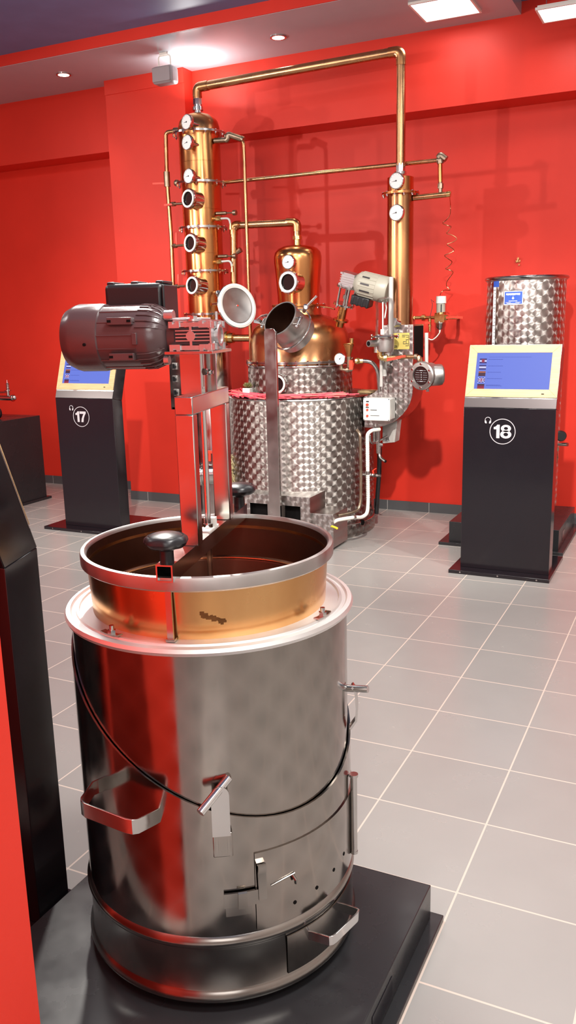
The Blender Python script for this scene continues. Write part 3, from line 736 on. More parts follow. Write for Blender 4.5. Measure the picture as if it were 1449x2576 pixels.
for s, w in ((-.257, .002), (.238, -.004)):
    q = fp(s, w, 0)
    prof = [(0, 1.052), (.0135, 1.052), (.0130, 1.074), (.021, 1.079), (.034, 1.082), (.040, 1.087), (.0425, 1.092), (.041, 1.098), (.036, 1.102), (.0335, 1.1035), (.033, 1.1022), (.0315, 1.1037), (.0305, 1.1027), (.024, 1.106), (0, 1.108)]
    k = MB().lathe(prof, q, seg=60)
    for v in k.bm.verts:
        d = V((v.co.x - q.x, v.co.y - q.y)); r = d.length
        if r > .026 and v.co.z < 1.0985:
            f = 1 - .055 * (0.5 - .5 * math.cos(7 * math.atan2(d.y, d.x))) ** 2; v.co.x = q.x + d.x * f; v.co.y = q.y + d.y * f
    k.build('clamp_knob', M['knob'], ag)
pw = -.006
for s0 in (-.143, .085):
    MB().fbox(F, s0, s0 + .026, pw - .0185, pw + .0185, 1.052, 1.314).build('portal_post', M['steel'], ag, bevel=.002)
MB().fbox(F, -.143, .111, pw - .0185, pw + .0185, 1.314, 1.349).build('portal_beam', M['steel'], ag, bevel=.002)
for s0, w0, w1 in ((-.085, -.024, .017), (.022, -.024, .017)):
    MB().fbox(F, s0, s0 + .005, w0, w1, 1.349, 1.428).build('motor_bracket', M['steel'], ag)
MB().fbox(F, -.100, .036, -.056, .043, 1.428, 1.434).build('motor_plate', M['steel'], ag, bevel=.0008)
k = MB().cyl(fp(0, .001, .70), fp(0, .001, 1.425), .0066).cyl(fp(0, .001, 1.0525), fp(0, .001, 1.064), .0105)
k.build('stirring_shaft', M['polish'], ag)
k = MB(); k.fbox(F, -.035, .035, -.012, .014, 1.052, 1.0525 + .003); k.fbox(F, .005, .022, -.012, .012, 1.055, 1.075); k.build('shaft_bearing', M['white'], ag)
k = MB().cyl(fp(-.03, -.006, 1.36), fp(-.03, -.006, 1.428), .008).cyl(fp(-.03, -.006, 1.349), fp(-.03, -.006, 1.362), .005).cyl(fp(-.03, -.006, 1.349), fp(-.03, -.006, 1.356), .010, seg=6)
k.cyl(fp(-.03, -.006, 1.39), fp(-.03, -.034, 1.389), .0035).cyl(fp(-.03, -.014, 1.39), fp(-.03, -.021, 1.39), .0075, seg=6).ball(fp(-.03, -.026, 1.389), .006)
k.build('set_screw', M['steel'], ag)
# paddles deep inside the kettle
k = MB(); k.fbox(F, -.19, .19, -.004, .006, .66, .70); k.build('stirring_blade', M['steel'], ag)
# gearbox
g0, g1, gw0, gw1, gz0, gz1 = -.088, -.002, -.056, .036, 1.434, 1.491
gm = (gz0 + gz1) / 2
k = MB().fbox(F, g0 + .010, g1 - .010, gw0 + .006, gw1 - .002, gz0 + .012, gz1 - .012)
GB = k.build('gearbox', M['castdark'], ag)
k = MB()
for z0, z1 in ((gz0, gz0 + .0125), (gz1 - .0125, gz1)):
    k.fbox(F, g0 + .004, g1 - .004, gw0 + .004, gw1, z0 + .002, z1 - .002)
    for a, b in ((gw1 - .022, gw1), (gw0 + .006, gw0 + .030)):
        k.fbox(F, g0, g0 + .012, a, a + .008, z0, z1).fbox(F, g0, g0 + .012, b - .008, b, z0, z1)
        zz = (z0 + .005, z1) if z0 == gz0 else (z0, z1 - .005)
        k.fbox(F, g0, g0 + .012, a + .008, b - .008, *zz)
for zz in (-.010, -.0035, .003, .0095):
    k.fbox(F, g0 + .004, g0 + .012, gw0 + .010, gw1 - .012, gm + zz, gm + zz + .0022)
k.cyl(fp(g0 + .002, -.008, gm), fp(g0 + .014, -.008, gm), .0095, seg=24).fbox(F, g0 + .003, g0 + .012, -.0105, -.0055, gz0 + .01, gz1 - .01)
# right end face: web ribs and bearing ring
for s in (g0 + .002, g0 + .024, g1 - .030, g1 - .008):
    k.fbox(F, s, s + .004, gw0, gw0 + .012, gz0 + .001, gz0 + .014).fbox(F, s, s + .004, gw0, gw0 + .012, gz1 - .014, gz1 - .001)
for s, e in ((g0 + .008, 1), (g1 - .008, -1)):
    for z0, dz in ((gz0 + .012, 1), (gz1 - .012, -1)):
        k.tube([fp(s, gw0 + .006, z0 - dz * .01), fp(s + e * .016, gw0 + .006, z0 + dz * .004)], .0022, seg=8)
k.ring(fp((g0 + g1) / 2, gw0 + .008, gm), -W, .016, .0215, .010, 36)
k.fbox(F, g0 + .002, g1 - .002, gw0 + .006, gw0 + .009, gz0 + .002, gz1 - .002)
k.build('gearbox_ribs', M['cast'], GB)
MB().cyl(fp((g0 + g1) / 2, gw0 + .007, gm), fp((g0 + g1) / 2, gw0 + .0005, gm), .016, seg=32).build('bearing_cap', M['greysteel'], GB)
k = MB().tube([fp(g0 + .012, .030, gz1 + .004), fp(g0 + .016, .0, gz1 + .005), fp(g0 + .022, -.02, gz1 + .004), fp(g0 + .02, -.045, gz1 + .003)], .0028)
k.cyl(fp(g0 + .014, -.012, gz1), fp(g0 + .014, -.012, gz1 + .010), .0085, seg=6).cyl(fp(g0 + .014, -.012, gz1), fp(g0 + .014, -.012, gz1 + .004), .014, seg=16)
k.fbox(F, g0 + .01, g1 - .01, -.05, .03, gz1 - .001, gz1 + .002)
k.cyl(fp(g0 + .06, -.045, gz1), fp(g0 + .06, -.045, gz1 + .018), .003, seg=8)
k.build('oil_plug', M['cast'], GB)
# motor
mc = (g0 + g1) / 2
def ml(prof, seg=56): return MB().lathe([(r, w) for r, w in prof], fp(mc, 0, gm), W, seg, ref=U)
mo = ml([(0, .028), (.036, .028), (.036, .044), (.043, .046), (.050, .052), (.059, .066), (.0625, .082), (.0635, .10), (.0635, .188), (0, .188)])
for a in range(0, 360, 12):
    b = math.radians(a)
    if 66 < (a % 180) < 100 : continue
    d = U * math.cos(b) + D * math.sin(b)
    mo.tube([fp(mc, .048, gm) + d * .045, fp(mc, .060, gm) + d * .0565, fp(mc, .078, gm) + d * .0635, fp(mc, .10, gm) + d * .0645], .0013, seg=6)
for a in range(10, 360, 24):
    b = math.radians(a); d = U * math.cos(b) + D * math.sin(b)
    mo.tube([fp(mc, .10, gm) + d * .0637, fp(mc, .186, gm) + d * .0637], .0014, seg=6)
MO = mo.build('motor', M['motorgrey'], ag)
ml([(.0635, .180), (.0665, .182), (.068, .19), (.068, .238), (.0655, .247), (.058, .262), (.045, .268), (0, .269)]).build('fan_cover', M['motorgrey'], MO)
k = MB()
for z in (.032, -.037):
    k.fbox(F, mc - .0665, mc - .05, .103, .155, gm + z - .007, gm + z + .007)
k.fbox(F, mc - .0668, mc - .05, .095, .105, gm - .014, gm + .009)
k.build('mounting_lugs', M['motorgrey'], MO, bevel=.001)
k = MB()
for z in (.032, -.037):
    for w in (.109, .150): k.fbox(F, mc - .067, mc - .066, w - .004, w + .004, gm + z - .0025, gm + z + .0025)
k.cyl(fp(mc - .066, .205, gm - .012), fp(mc - .0695, .205, gm - .012), .0032, seg=10)
k.build('bolt_slots', M['hole'], MO)
k = MB()
k.cyl(fp(mc - .025, .048, gm + .040), fp(mc - .025, .030, gm + .040), .011).cyl(fp(mc - .035, .040, gm - .046), fp(mc - .035, .050, gm - .046), .009)
k.build('flange_bolts', M['cast'], MO)
cbx = MB().fbox(F, mc + .050, mc + .135, .078, .208, gm + .030, gm + .108)
CB = cbx.build('capacitor_box', M['matblack'], ag, bevel=.010)
k = MB()
for w in (.088, .143, .196): k.fbox(F, mc + .06, mc + .12, w - .009, w + .009, gm + .105, gm + .1125)
k.fbox(F, mc + .045, mc + .130, .073, .0785, gm + .034, gm + .104)
k.build('box_lid_clips', M['matblack'], CB, bevel=.003)

# ------------------------------------------------------------------ the large still by the back wall
SC_ = V((-1.43, 2.94, 0)); SO = (SC_.x, SC_.y, 0)
st = thing('copper_still', 'large copper pot still in a swirl-finish steel water bath by the back wall', 'still', (SC_.x, SC_.y, 0))
MB().lathe([(0, .02), (.526, .0), (.528, .015), (.528, .085), (.520, .10), (.518, .955), (.513, .972), (.50, .974), (0, .974)], SO, seg=96).build('water_bath', M['stillswirl'], st, origin=(SC_.x, SC_.y, .5))
MB().torus((SC_.x, SC_.y, .092), (0, 0, 1), .523, .006, 80, 8).torus((SC_.x, SC_.y, .966), (0, 0, 1), .515, .008, 80, 8).build('bath_seams', M['steel'], st)
for q in ((-0.980, 2.460, 0.078), (-0.836, 2.800, 0.086)):
    d = (V(q) - SC_); d.z = 0; d.normalize(); e = V((SC_.x, SC_.y, q[2])) + d * .524
    MB().cyl(e, e + d * .0065, .022 if q[2] < .06 else .02, seg=20).build('leg_hole', M['hole'], st)
so = (SC_.x - .005, SC_.y, 0)
MB().lathe([(.372, .974), (.372, 1.165), (.36, 1.18), (.3, 1.18)], so, seg=80).build('pot_section', M['secswirl'], st, origin=(so[0], so[1], 1.05))
MB().torus((so[0], so[1], 1.178), (0, 0, 1), .368, .008, 72, 8).build('pot_bead', M['steel'], st)
dome = [(.36, 1.178), (.36, 1.205), (.352, 1.222), (.352, 1.33), (.345, 1.385), (.325, 1.43), (.28, 1.475), (.22, 1.505), (.165, 1.52), (.158, 1.54), (.158, 1.575), (.12, 1.575)]
MB().lathe(dome, so, seg=80).build('copper_dome', M['oldcopper'], st, origin=(so[0], so[1], 1.35))
flange(st, (so[0], so[1], 1.196), (0, 0, 1), .384, .016, 30, .008, 'steel', .35)
flange(st, (so[0], so[1], 1.578), (0, 0, 1), .19, .012, 14, .008, 'copper')
helm = [(.145, 1.58), (.147, 1.66), (.158, 1.80), (.166, 1.88), (.166, 1.915), (.158, 1.945), (.135, 1.97), (.10, 1.985), (.05, 1.992), (0, 1.994)]
HM = MB().lathe(helm, so, seg=64).build('copper_helmet', M['copper'], st, origin=(so[0], so[1], 1.8))
k = MB().cyl((so[0], so[1], 1.985), (so[0], so[1], 2.03), .024).cyl((so[0], so[1], 2.03), (so[0], so[1], 2.052), .034, seg=8).cyl((so[0], so[1], 2.052), (so[0], so[1], 2.075), .026)
k.build('outlet_union', M['brass'], st)
gauge(st, (-1.394, 2.700, 1.867), (-.12, -1, .04), .048, 190, .06)
porthole(st, (-1.390, 2.690, 1.736), (-.12, -1, .03), .076, .11)
porthole(st, (-1.416, 2.540, 1.069), (-.05, -1, 0), .068, .07)
# manhole with open lid
mn = V((-.24, -.80, .55)).normalized(); mcn = V((-1.319, 2.400, 1.500))
k = MB().lathe([(.118, 0), (.126, 0), (.127, -.004), (.124, -.015), (.124, -.105), (.134, -.20), (.128, -.20), (.118, -.105), (.118, 0)], mcn, mn, 56)
MH = k.build('manhole_neck', M['greysteel'], st)
MB().lathe([(.117, -.004), (.117, -.12), (.10, -.17), (0, -.172)], mcn, mn, 48).build('manhole_inside', M['darkcopper'], MH)
MB().cyl(mcn - mn * .169, mcn - mn * .167, .10, seg=40).build('manhole_opening', M['hole'], MH)
MB().torus(mcn - mn * .13, mn, .150, .006, 48, 8).build('weld_collar', M['steel'], MH)
ms = mn.cross(U).normalized(); mu = ms.cross(mn)       # side and up in the plane of the mouth
if ms.x < 0: ms = -ms
k = MB()
for e in (-1, 1):
    q = mcn + ms * e * .118 - mn * .02 - mu * .01
    k.tube([q - mu * .022, q + ms * e * .05 - mu * .022, q + ms * e * .05 + mu * .022, q + mu * .022], .007, seg=8)
    k.cyl(q + ms * e * .035 - mu * .035, q + ms * e * .035 + mu * .03, .007).ball(q + ms * e * .035 - mu * .04, .012)
k.strap([mcn - ms * .12 + mu * .03, mcn - ms * .17 + mu * .02, mcn - ms * .20 - mu * .01], .02, .005, mn)
k.build('hinge_brackets', M['steel'], MH)
k = MB().cyl((-1.202, 2.520, 1.541), (-1.165, 2.460, 1.573), .012).ball((-1.164, 2.470, 1.568), .021).tube([(-1.164, 2.470, 1.568), (-1.083, 2.460, 1.634)], .007, rr=[.0065, .0085])
k.cyl((-1.167, 2.470, 1.565), (-1.151, 2.435, 1.564), .011, seg=8)
k.build('clamp_lever', M['polish'], MH)
ln = V((.84, -.42, .22)).normalized(); lc = V((-1.646, 2.420, 1.586))
LD = MB().lathe([(0, -.012), (.12, -.012), (.144, -.006), (.150, .002), (.146, .008), (0, .008)], lc, ln, 64).build('manhole_lid', M['steel'], st)
MB().lathe([(.118, .0082), (.146, .0082), (.146, .014), (.132, .019), (.118, .014), (.118, .0082)], lc, ln, 64).build('lid_gasket', M['gasket'], LD)
MB().lathe([(0, .013), (.006, .013), (.008, .0095), (.105, .0095), (.108, .0115), (.115, .0115), (.116, .0082)], lc, ln, 64).build('lid_plate', M['greysteel'], LD)
MB().cyl(lc + ln * .013, lc + ln * .016, .006, seg=10).build('lid_centre_bolt', M['redplastic'], LD)
k = MB().strap([lc + V((.10, .05, -.10)), lc + V((.16, .05, -.11)), mcn - ms * .19 - mu * .005], .022, .006, (0, .3, 1)); k.cyl(lc + V((-.11, .03, .08)), lc + V((-.13, .05, .10)), .014).cyl(lc + V((-.135, .02, -.01)), lc + V((-.18, .12, -.01)), .011)
k.build('hinge_arms', M['steel'], LD)
# agitator on the shoulder of the dome
aa = V((.27, -.12, .95)).normalized(); ab = V((-1.074, 2.840, 1.485))
mm = V((.92, .05, -.32)).normalized(); mm = (mm - aa * mm.dot(aa)).normalized(); ma = aa.cross(mm)
AG = MB().cyl(ab - aa * .05, ab + aa * .09, .030).cyl(ab - aa * .012, ab + aa * .0, .052, seg=24).build('agitator_neck', M['copper'], st)
k = MB()
for zz in (.095, .215): k.cyl(ab + aa * zz, ab + aa * (zz + .012), .072, seg=28)
for i in range(5):
    a = 2 * PI * i / 5 + .3; d = (mm * math.cos(a) + ma * math.sin(a)) * .056; k.cyl(ab + aa * .08 + d, ab + aa * .235 + d, .0065, seg=8)
k.cyl(ab + aa * .09, ab + aa * .23, .010).cyl(ab + aa * .14, ab + aa * .165, .019)
k.build('agitator_cage', M['steel'], AG)
gF = (ab + aa * .228, mm, ma, aa)
k = MB().fbox(gF, -.04, .05, -.045, .045, 0, .085)
for z in (.012, .027, .042, .057): k.fbox(gF, -.046, .055, -.05, .05, z, z + .006)
for x in (-.042, .044):
    for z in (0., .073): k.fbox(gF, x - .008, x + .008, -.052, .052, z, z + .012)
k.build('agitator_gearbox', M['cast'], AG)
mo_ = ab + aa * .262 + mm * .05
k = MB().lathe([(0, 0), (.05, 0), (.06, .012), (.078, .03), (.083, .055), (.083, .16), (.0865, .162), (.0865, .225), (.078, .237), (0, .24)], mo_, mm, 40)
for i in range(0, 20):
    a = 2 * PI * i / 20; d = aa * math.cos(a) + ma * math.sin(a); k.tube([mo_ + mm * .02 + d * .066, mo_ + mm * .05 + d * .083, mo_ + mm * .158 + d * .084], .0022, seg=6)
AM = k.build('agitator_motor', M['motor2'], AG)
k = MB()
for w, l in ((.2, .06), (-.35, .07), (.75, .05)):
    d = (-ma * math.cos(w) + aa * math.sin(w)) if ma.y > 0 else (ma * math.cos(w) + aa * math.sin(w))
    e = d.cross(mm); k.fbox((mo_ + mm * .06, mm, e, d), 0, l, -.005, .005, .083, .0865)
k.build('motor_slots', M['castdark'], AM)
fr = -1 if ma.y > 0 else 1
k = MB().fbox((mo_ + mm * .02, mm, ma * fr, -aa), -.015, .115, -.05, .05, .075, .135)
for i in range(4): k.fbox((mo_ + mm * .02, mm, ma * fr, -aa), -.01 + i * .035, .008 + i * .035, -.053, .053, .08, .139)
k.build('terminal_box', M['matblack'], AM, bevel=.006)
MB().tube([(-0.953, 2.880, 1.705), (-0.912, 2.900, 1.717), (-0.847, 2.900, 1.704), (-0.805, 2.900, 1.667), (-0.776, 2.880, 1.615), (-0.758, 2.860, 1.550), (-0.748, 2.800, 1.486)], .005, seg=8).build('motor_cable', M['white'], AM)
MB().tube([(-1.252, 2.900, 1.574), (-1.186, 2.880, 1.567), (-1.120, 2.840, 1.552)], .005, seg=8).build('vent_line', M['steel'], AG)
# pressure gauge, filling funnel and overflow pipe
gauge(st, (-0.995, 2.620, 1.230), (-.1, -1, .02), .040, 45, .04)
k = MB().tube([(-0.995, 2.640, 1.191), (-0.993, 2.640, 1.162), (-0.945, 2.640, 1.154), (-0.917, 2.640, 1.162), (-0.919, 2.640, 1.198)], .012, .02).cyl((-0.993, 2.640, 1.172), (-0.993, 2.640, 1.159), .017, seg=8).cyl((-0.956, 2.640, 1.157), (-0.939, 2.640, 1.157), .017, seg=8)
k.build('siphon_pipe', M['aged'], st)
fq = V((-0.935, 2.630, 1.225))
k = MB().lathe([(.012, 0), (.014, .035), (.036, .098), (.040, .10), (.036, .104), (.012, .035), (.010, 0)], fq, U, 28); FN = k.build('funnel', M['copper'], st)
MB().cyl(fq - U * .05, fq + U * .02, .014).build('funnel_stem', M['aged'], FN)
MB().tube([(-0.929, 2.660, 1.290), (-0.926, 2.660, 1.362)], .0125).build('funnel_pipe', M['brass'], FN)
k = MB().cyl((-0.914, 2.620, 1.174), (-0.908, 2.620, 1.207), .013).fbox((V((-0.908, 2.605, 1.193)), V((1, 0, 0)), V((0, 0, 1)), V((0, -1, 0))), -.012, .012, -.03, .03, 0, .012)
k.build('valve_handles', M['redplastic'], st)
k = MB().cyl((-0.905, 2.660, 1.215), (-0.859, 2.680, 1.214), .017, seg=8).cyl((-0.893, 2.660, 1.215), (-0.883, 2.670, 1.215), .022, seg=6).build('overflow_union', M['brass'], st)
MB().tube([(-0.870, 2.680, 1.217), (-0.803, 2.700, 1.210), (-0.776, 2.740, 1.154), (-0.769, 2.760, 1.009)], .0135, .07, 14).build('overflow_pipe', M['steel'], st)
# fire box opening at the foot
a_, b_ = -1.575, -1.085
k = MB().box((a_, 2.30, .29), (b_, 2.62, .355)).box((a_, 2.30, .0), (-1.53, 2.62, .29)).box((-1.155, 2.30, .0), (b_, 2.62, .29)).box((a_, 2.30, 0), (b_, 2.62, .05))
FBX = k.build('firebox_mouth', M['flatswirl'], st)
MB().box((-1.53, 2.34, .05), (-1.155, 2.36, .29)).build('firebox_opening', M['hole'], FBX)
MB().box((-1.40, 2.305, .05), (-1.27, 2.33, .29)).build('firebox_door', M['steel'], FBX)
MB().box((-1.085, 2.33, .02), (-.935, 2.58, .245)).build('burner_box', M['flatswirl'], st, bevel=.002)
k = MB().cyl((-0.982, 2.360, 0.142), (-0.982, 2.360, 0.174), .012).cyl((-0.982, 2.360, 0.142), (-0.982, 2.360, 0.163), .018, seg=8); k.build('drain_valve', M['steel'], st)
MB().tube([(-0.982, 2.360, 0.155), (-0.941, 2.330, 0.168), (-0.895, 2.300, 0.166)], .008, seg=8).build('yellow_tap_lever', M['yellow'], st)
# outlet at the lower left with butterfly valve
k = MB().cyl((-1.880, 2.780, 0.392), (-2.134, 2.700, 0.382), .075).ring((-2.134, 2.700, 0.382), V((-2.134, 2.700, 0.382)) - V((-1.880, 2.780, 0.392)), .066, .086, .02, 32)
OUT = k.build('drain_outlet', M['steel'], st)
MB().cyl((-2.135, 2.699, 0.382), (-2.137, 2.698, 0.382), .066, seg=28).build('outlet_bore', M['hole'], OUT)
MB().cyl((-2.074, 2.700, 0.484), (-2.071, 2.700, 0.543), .012).fbox((V((-2.071, 2.700, 0.543)), V((1, 0, 0)), V((0, -1, 0)), U), -.03, .04, -.01, .01, 0, .02).build('valve_handle', M['redplastic'], OUT)
# engraved ties: things hung and laid on the still
# -- red straw sticks around the shoulder of the bath
rq = random.Random(11)
k = MB(); k2 = MB()
for i in range(150):
    a = math.radians(-165 + 132 * rq.random() ** .92); r = .41 + .095 * rq.random(); L_ = .10 + .08 * rq.random()
    q = V((SC_.x + r * math.cos(a), SC_.y + r * math.sin(a), .980 + .022 * rq.random()))
    b = a + PI / 2 + rq.uniform(-.28, .28); d = V((math.cos(b), math.sin(b), rq.uniform(-.03, .03)))
    p0, p1 = q - d * L_, q + d * L_
    ok = all(.385 < math.hypot(p.x - SC_.x, p.y - SC_.y) < .56 for p in (p0, q, p1))
    if not ok: continue
    for p in (p0, p1): p.z = max(p.z, .979)
    (k2 if rq.random() < .25 else k).strap([p0, p1], .009, .006, (d.y, -d.x, .15))
ss = thing('straw_sticks', 'loose pink-red dyed sticks strewn on the shoulder of the big steel bath', 'decoration', (SC_.x, SC_.y, .976))
ss['kind'] = 'stuff'
k.build('red_sticks', M['pinkred'], ss); k2.build('salmon_sticks', M['salmon'], ss)
# -- little potted succulent
px, py, pz = (-1.691, 2.620, 0.985); pz = .985
t = thing('potted_succulent', 'tiny green succulent in square white pot on the steel bath', 'plant', (px, py, pz))
MB().prism([(px - .028, py - .028, pz), (px + .028, py - .028, pz), (px + .028, py + .028, pz), (px - .028, py + .028, pz)], (0, 0, .048)).build('flower_pot', M['white'], t, bevel=.003)
MB().box((px - .024, py - .024, pz + .046), (px + .024, py + .024, pz + .0495)).build('soil', M['darkcopper'], t)
k = MB()
for i in range(30):
    a = i * 2.4; e = .25 + .9 * (i / 30); d = V((math.cos(a) * math.cos(e), math.sin(a) * math.cos(e), math.sin(e)))
    b0 = V((px, py, pz + .05)); k.tube([b0, b0 + d * .02, b0 + d * .038 + U * .004], .004, seg=6, rr=[.004, .0065, .001])
k.build('leaves', M['leaf'], t)
# -- bead string with dry plume hanging down the left side
def bath(a, z, r=.535): a = math.radians(a); return V((SC_.x + r * math.cos(a), SC_.y + r * math.sin(a), z))
t = thing('bead_garland', 'string of pale beads ending in dry straw plume hanging on the left of the bath', 'decoration', bath(-143, .93))
pts = [bath(-143, z) for z in (.97, .9, .8, .7, .6, .5)]
MB().tube(pts, .002, seg=6).build('string', M['bead'], t)
for z in (.835, .735, .645, .575): MB().ball(bath(-143, z), .010, seg=10).build('bead', M['bead'], t)
k = MB(); rq = random.Random(3)
for i in range(240):
    o_ = bath(-141, .56 - rq.random() * .22, .54); d = V((rq.uniform(-.25, 1), rq.uniform(-.7, .1), rq.uniform(-1.1, .2))).normalized() * (.03 + .07 * rq.random())
    k.strap([o_, o_ + d * .6, o_ + d + U * -.008], .003, .0012, d.cross(U))
k.build('plume', M['straw'], t)

# flat steel paddle standing in front of the still
q = V((-1.312, 2.240, 0.223))
k = MB(); w_ = .041; top = V((-1.281, 2.240, 1.439)).z
poly = [(q.x - w_, 2.235, 0), (q.x + w_, 2.235, 0), (q.x + w_, 2.235, top - .02), (q.x + w_ - .012, 2.235, top), (q.x - w_ + .012, 2.235, top), (q.x - w_, 2.235, top - .02)]
k.prism(poly, (0, .024, 0)); o = k.build('steel_upright', M['steel'], None, bevel=.002)
tag(o, 'tall flat stainless bar standing upright in front of the round manhole', 'bar')

# ------------------------------------------------------------------ distillation column
KC = V((-2.165, 2.9, 0)); KO = (KC.x, KC.y, 0)
co = thing('distillation_column', 'tall copper rectifying column with round sight windows, left of the big still', 'column', (KC.x, KC.y, 0))
MB().lathe([(0, 0), (.165, 0), (.165, 1.48), (.15, 1.50), (.13, 1.505)], KO, seg=56).build('column_base', M['steel'], co, origin=(KC.x, KC.y, .75))
zs = [1.505, 1.545, 1.847, 2.146, 2.449, 2.779]
for a, b, i in zip(zs, zs[1:], range(5)):
    r = (.12, .133, .137, .141, .146)[i]
    k = MB().lathe([(r, a), (r, (a + b) / 2 - .03), (r + .002, (a + b) / 2 - .029), (r + .002, (a + b) / 2 - .025), (r, (a + b) / 2 - .024), (r, b)], KO, seg=56)
    k.build('column_section', M['copper'], co, origin=(KC.x, KC.y, (a + b) / 2))
    flange(co, (KC.x, KC.y, b - .007 if i else b - .007), (0, 0, 1), (.172, .172, .176, .179, .186)[i], .013, 14, .007, 'steel')
k = MB().lathe([(.146, 2.785), (.146, 2.82), (.135, 2.86), (.105, 2.895), (.06, 2.912), (.03, 2.915)], KO, seg=56); k.build('column_head', M['oldcopper'], co, origin=(KC.x, KC.y, 2.85))
k = MB().cyl((KC.x, KC.y, 2.91), (KC.x, KC.y, 2.935), .026).cyl((KC.x, KC.y, 2.935), (KC.x, KC.y, 2.958), .038, seg=10).cyl((KC.x, KC.y, 2.958), (KC.x, KC.y, 2.972), .028).cyl((KC.x, KC.y, 2.972), (KC.x, KC.y, 3.01), .032, seg=8)
k.build('head_union', M['polish'], co)
gn = (-.28, -1, .05)
for q, nd in (((-2.125, 2.680, 2.817), 184), ((-2.129, 2.680, 2.688), 190), ((-2.129, 2.680, 2.471), 186)): gauge(co, q, gn, .050, nd, .08)
for q in ((-2.138, 2.680, 2.324), (-2.138, 2.680, 2.029), (-2.138, 2.680, 1.743)): porthole(co, q, gn, .0665, .10)
# sampling taps to the right
for q0, q1, q2, q3, h0, h1 in (((-2.047, 2.840, 2.201), (-1.968, 2.820, 2.194), (-1.900, 2.820, 2.192), (-1.893, 2.820, 2.136), (-2.024, 2.860, 2.236), (-1.880, 2.860, 2.231)), ((-2.045, 2.840, 1.906), (-1.975, 2.820, 1.904), (-1.900, 2.820, 1.906), (-1.893, 2.820, 1.849), (-2.022, 2.860, 1.944), (-1.892, 2.860, 1.940))):
    k = MB().cyl(q0, q1, .013, seg=12).cyl(V(q0) * .5 + V(q1) * .5, q1, .017, seg=8); k.cyl(V(q3) + U * .022, V(q3) - U * .02, .008, .013, seg=10)
    TP = k.build('tap_fittings', M['brass'], co)
    MB().tube([q1, q2, q3], .0075, .03, 10).build('tap_lever', M['greypipe'], TP)
    MB().cyl(h0, V(h0) * .45 + V(h1) * .55, .012, seg=10).cyl(V(h0) * .45 + V(h1) * .55, h1, .005, seg=8).cyl(V(h1) - V((.01, 0, 0)), V(h1) + V((.014, 0, 0)), .018, seg=12).build('bleed_valve', M['aged'], TP)
k = MB().cyl((-2.032, 2.800, 1.690), (-1.958, 2.740, 1.681), .012).cyl((-1.968, 2.740, 1.692), (-1.956, 2.730, 1.672), .022, seg=10).cyl((-2.049, 2.800, 1.613), (-1.947, 2.760, 1.612), .012)
k.build('bottom_taps', M['steel'], co)
# thin side pipe on the left with three red levered branch valves
k = MB().tube([(-2.279, 2.860, 2.814), (-2.416, 2.860, 2.813), (-2.426, 2.860, 2.502), (-2.415, 2.860, 2.090), (-2.420, 2.860, 1.638)], .0145, .03, 12)
LP = k.build('side_pipe', M['pipe'], co)
k = MB().cyl((-2.345, 2.860, 2.818), (-2.285, 2.860, 2.815), .02, seg=8).cyl((-2.426, 2.860, 2.550), (-2.426, 2.860, 2.448), .022, seg=10).cyl((-2.357, 2.860, 2.466), (-2.260, 2.860, 2.463), .016, seg=10).ball((-2.343, 2.860, 2.466), .024)
for q0, q1 in (((-2.427, 2.860, 2.328), (-2.270, 2.820, 2.317)), ((-2.422, 2.860, 2.037), (-2.287, 2.820, 2.033)), ((-2.419, 2.860, 1.752), (-2.290, 2.820, 1.747))):
    k.cyl(q0, q1, .0095, seg=10).cyl(V(q0) * .75 + V(q1) * .25, V(q0) * .55 + V(q1) * .45, .016, seg=8)
k.build('branch_fittings', M['aged'], LP)
for q0, q1 in (((-2.428, 2.860, 2.472), (-2.552, 2.860, 2.480)), ((-2.336, 2.840, 2.322), (-2.449, 2.840, 2.322)), ((-2.357, 2.840, 2.038), (-2.358, 2.840, 2.126)), ((-2.358, 2.840, 1.752), (-2.359, 2.840, 1.834))):
    MB().strap([q0, V(q0) * .6 + V(q1) * .4 + V((0, -.006, 0)), q1], .013, .004, (0, 0, 1) if abs(q0[2] - q1[2]) < .05 else (1, 0, 0)).build('red_lever', M['redplastic'], LP)
# thin pipe on the right of the column
k = MB().tube([(-2.017, 2.860, 2.716), (-1.919, 2.860, 2.711), (-1.914, 2.860, 2.741), (-1.828, 2.900, 2.713), (-1.810, 2.900, 2.686), (-1.807, 2.900, 2.056), (-1.807, 2.900, 1.212)], .0125, .035, 12)
RP = k.build('riser_pipe', M['pipe'], co)
MB().cyl((-2.017, 2.860, 2.716), (-1.919, 2.860, 2.711), .018, seg=10).tube([(-1.928, 2.860, 2.709), (-1.912, 2.860, 2.715), (-1.911, 2.860, 2.746), (-1.831, 2.900, 2.716)], .0205, .02).cyl((-1.828, 2.900, 2.718), (-1.809, 2.900, 2.706), .02).build('elbow_fittings', M['aged'], RP)
# switch plate
pl = V((-2.330, 2.700, 1.065))
k = MB().prism([(-2.386, 2.700, 1.273), (-2.253, 2.700, 1.255), (-2.277, 2.700, 0.861), (-2.389, 2.700, 0.858)], (0, .012, 0)); k.box((-2.38, 2.70, .86), (-2.30, 2.78, .875))
CP = k.build('switch_plate', M['steel'], co, bevel=.001)
MB().box((-2.36, 2.712, .95), (-2.22, 2.79, .98)).box((-2.36, 2.712, 1.18), (-2.22, 2.79, 1.21)).build('plate_brackets', M['steel'], CP)
for q in ((-2.336, 2.699, 1.177), (-2.339, 2.699, 1.085), (-2.334, 2.699, 0.986)):
    q = V(q); MB().box(q + V((-.022, -.007, -.025)), q + V((.022, 0, .025))).build('switch_base', M['greysteel'], CP, bevel=.003)
    MB().cyl(q + V((0, -.007, 0)), q + V((0, -.02, 0)), .016, seg=16).box(q + V((-.005, -.034, -.018)), q + V((.005, -.018, .018))).build('rotary_switch', M['matblack'], CP)

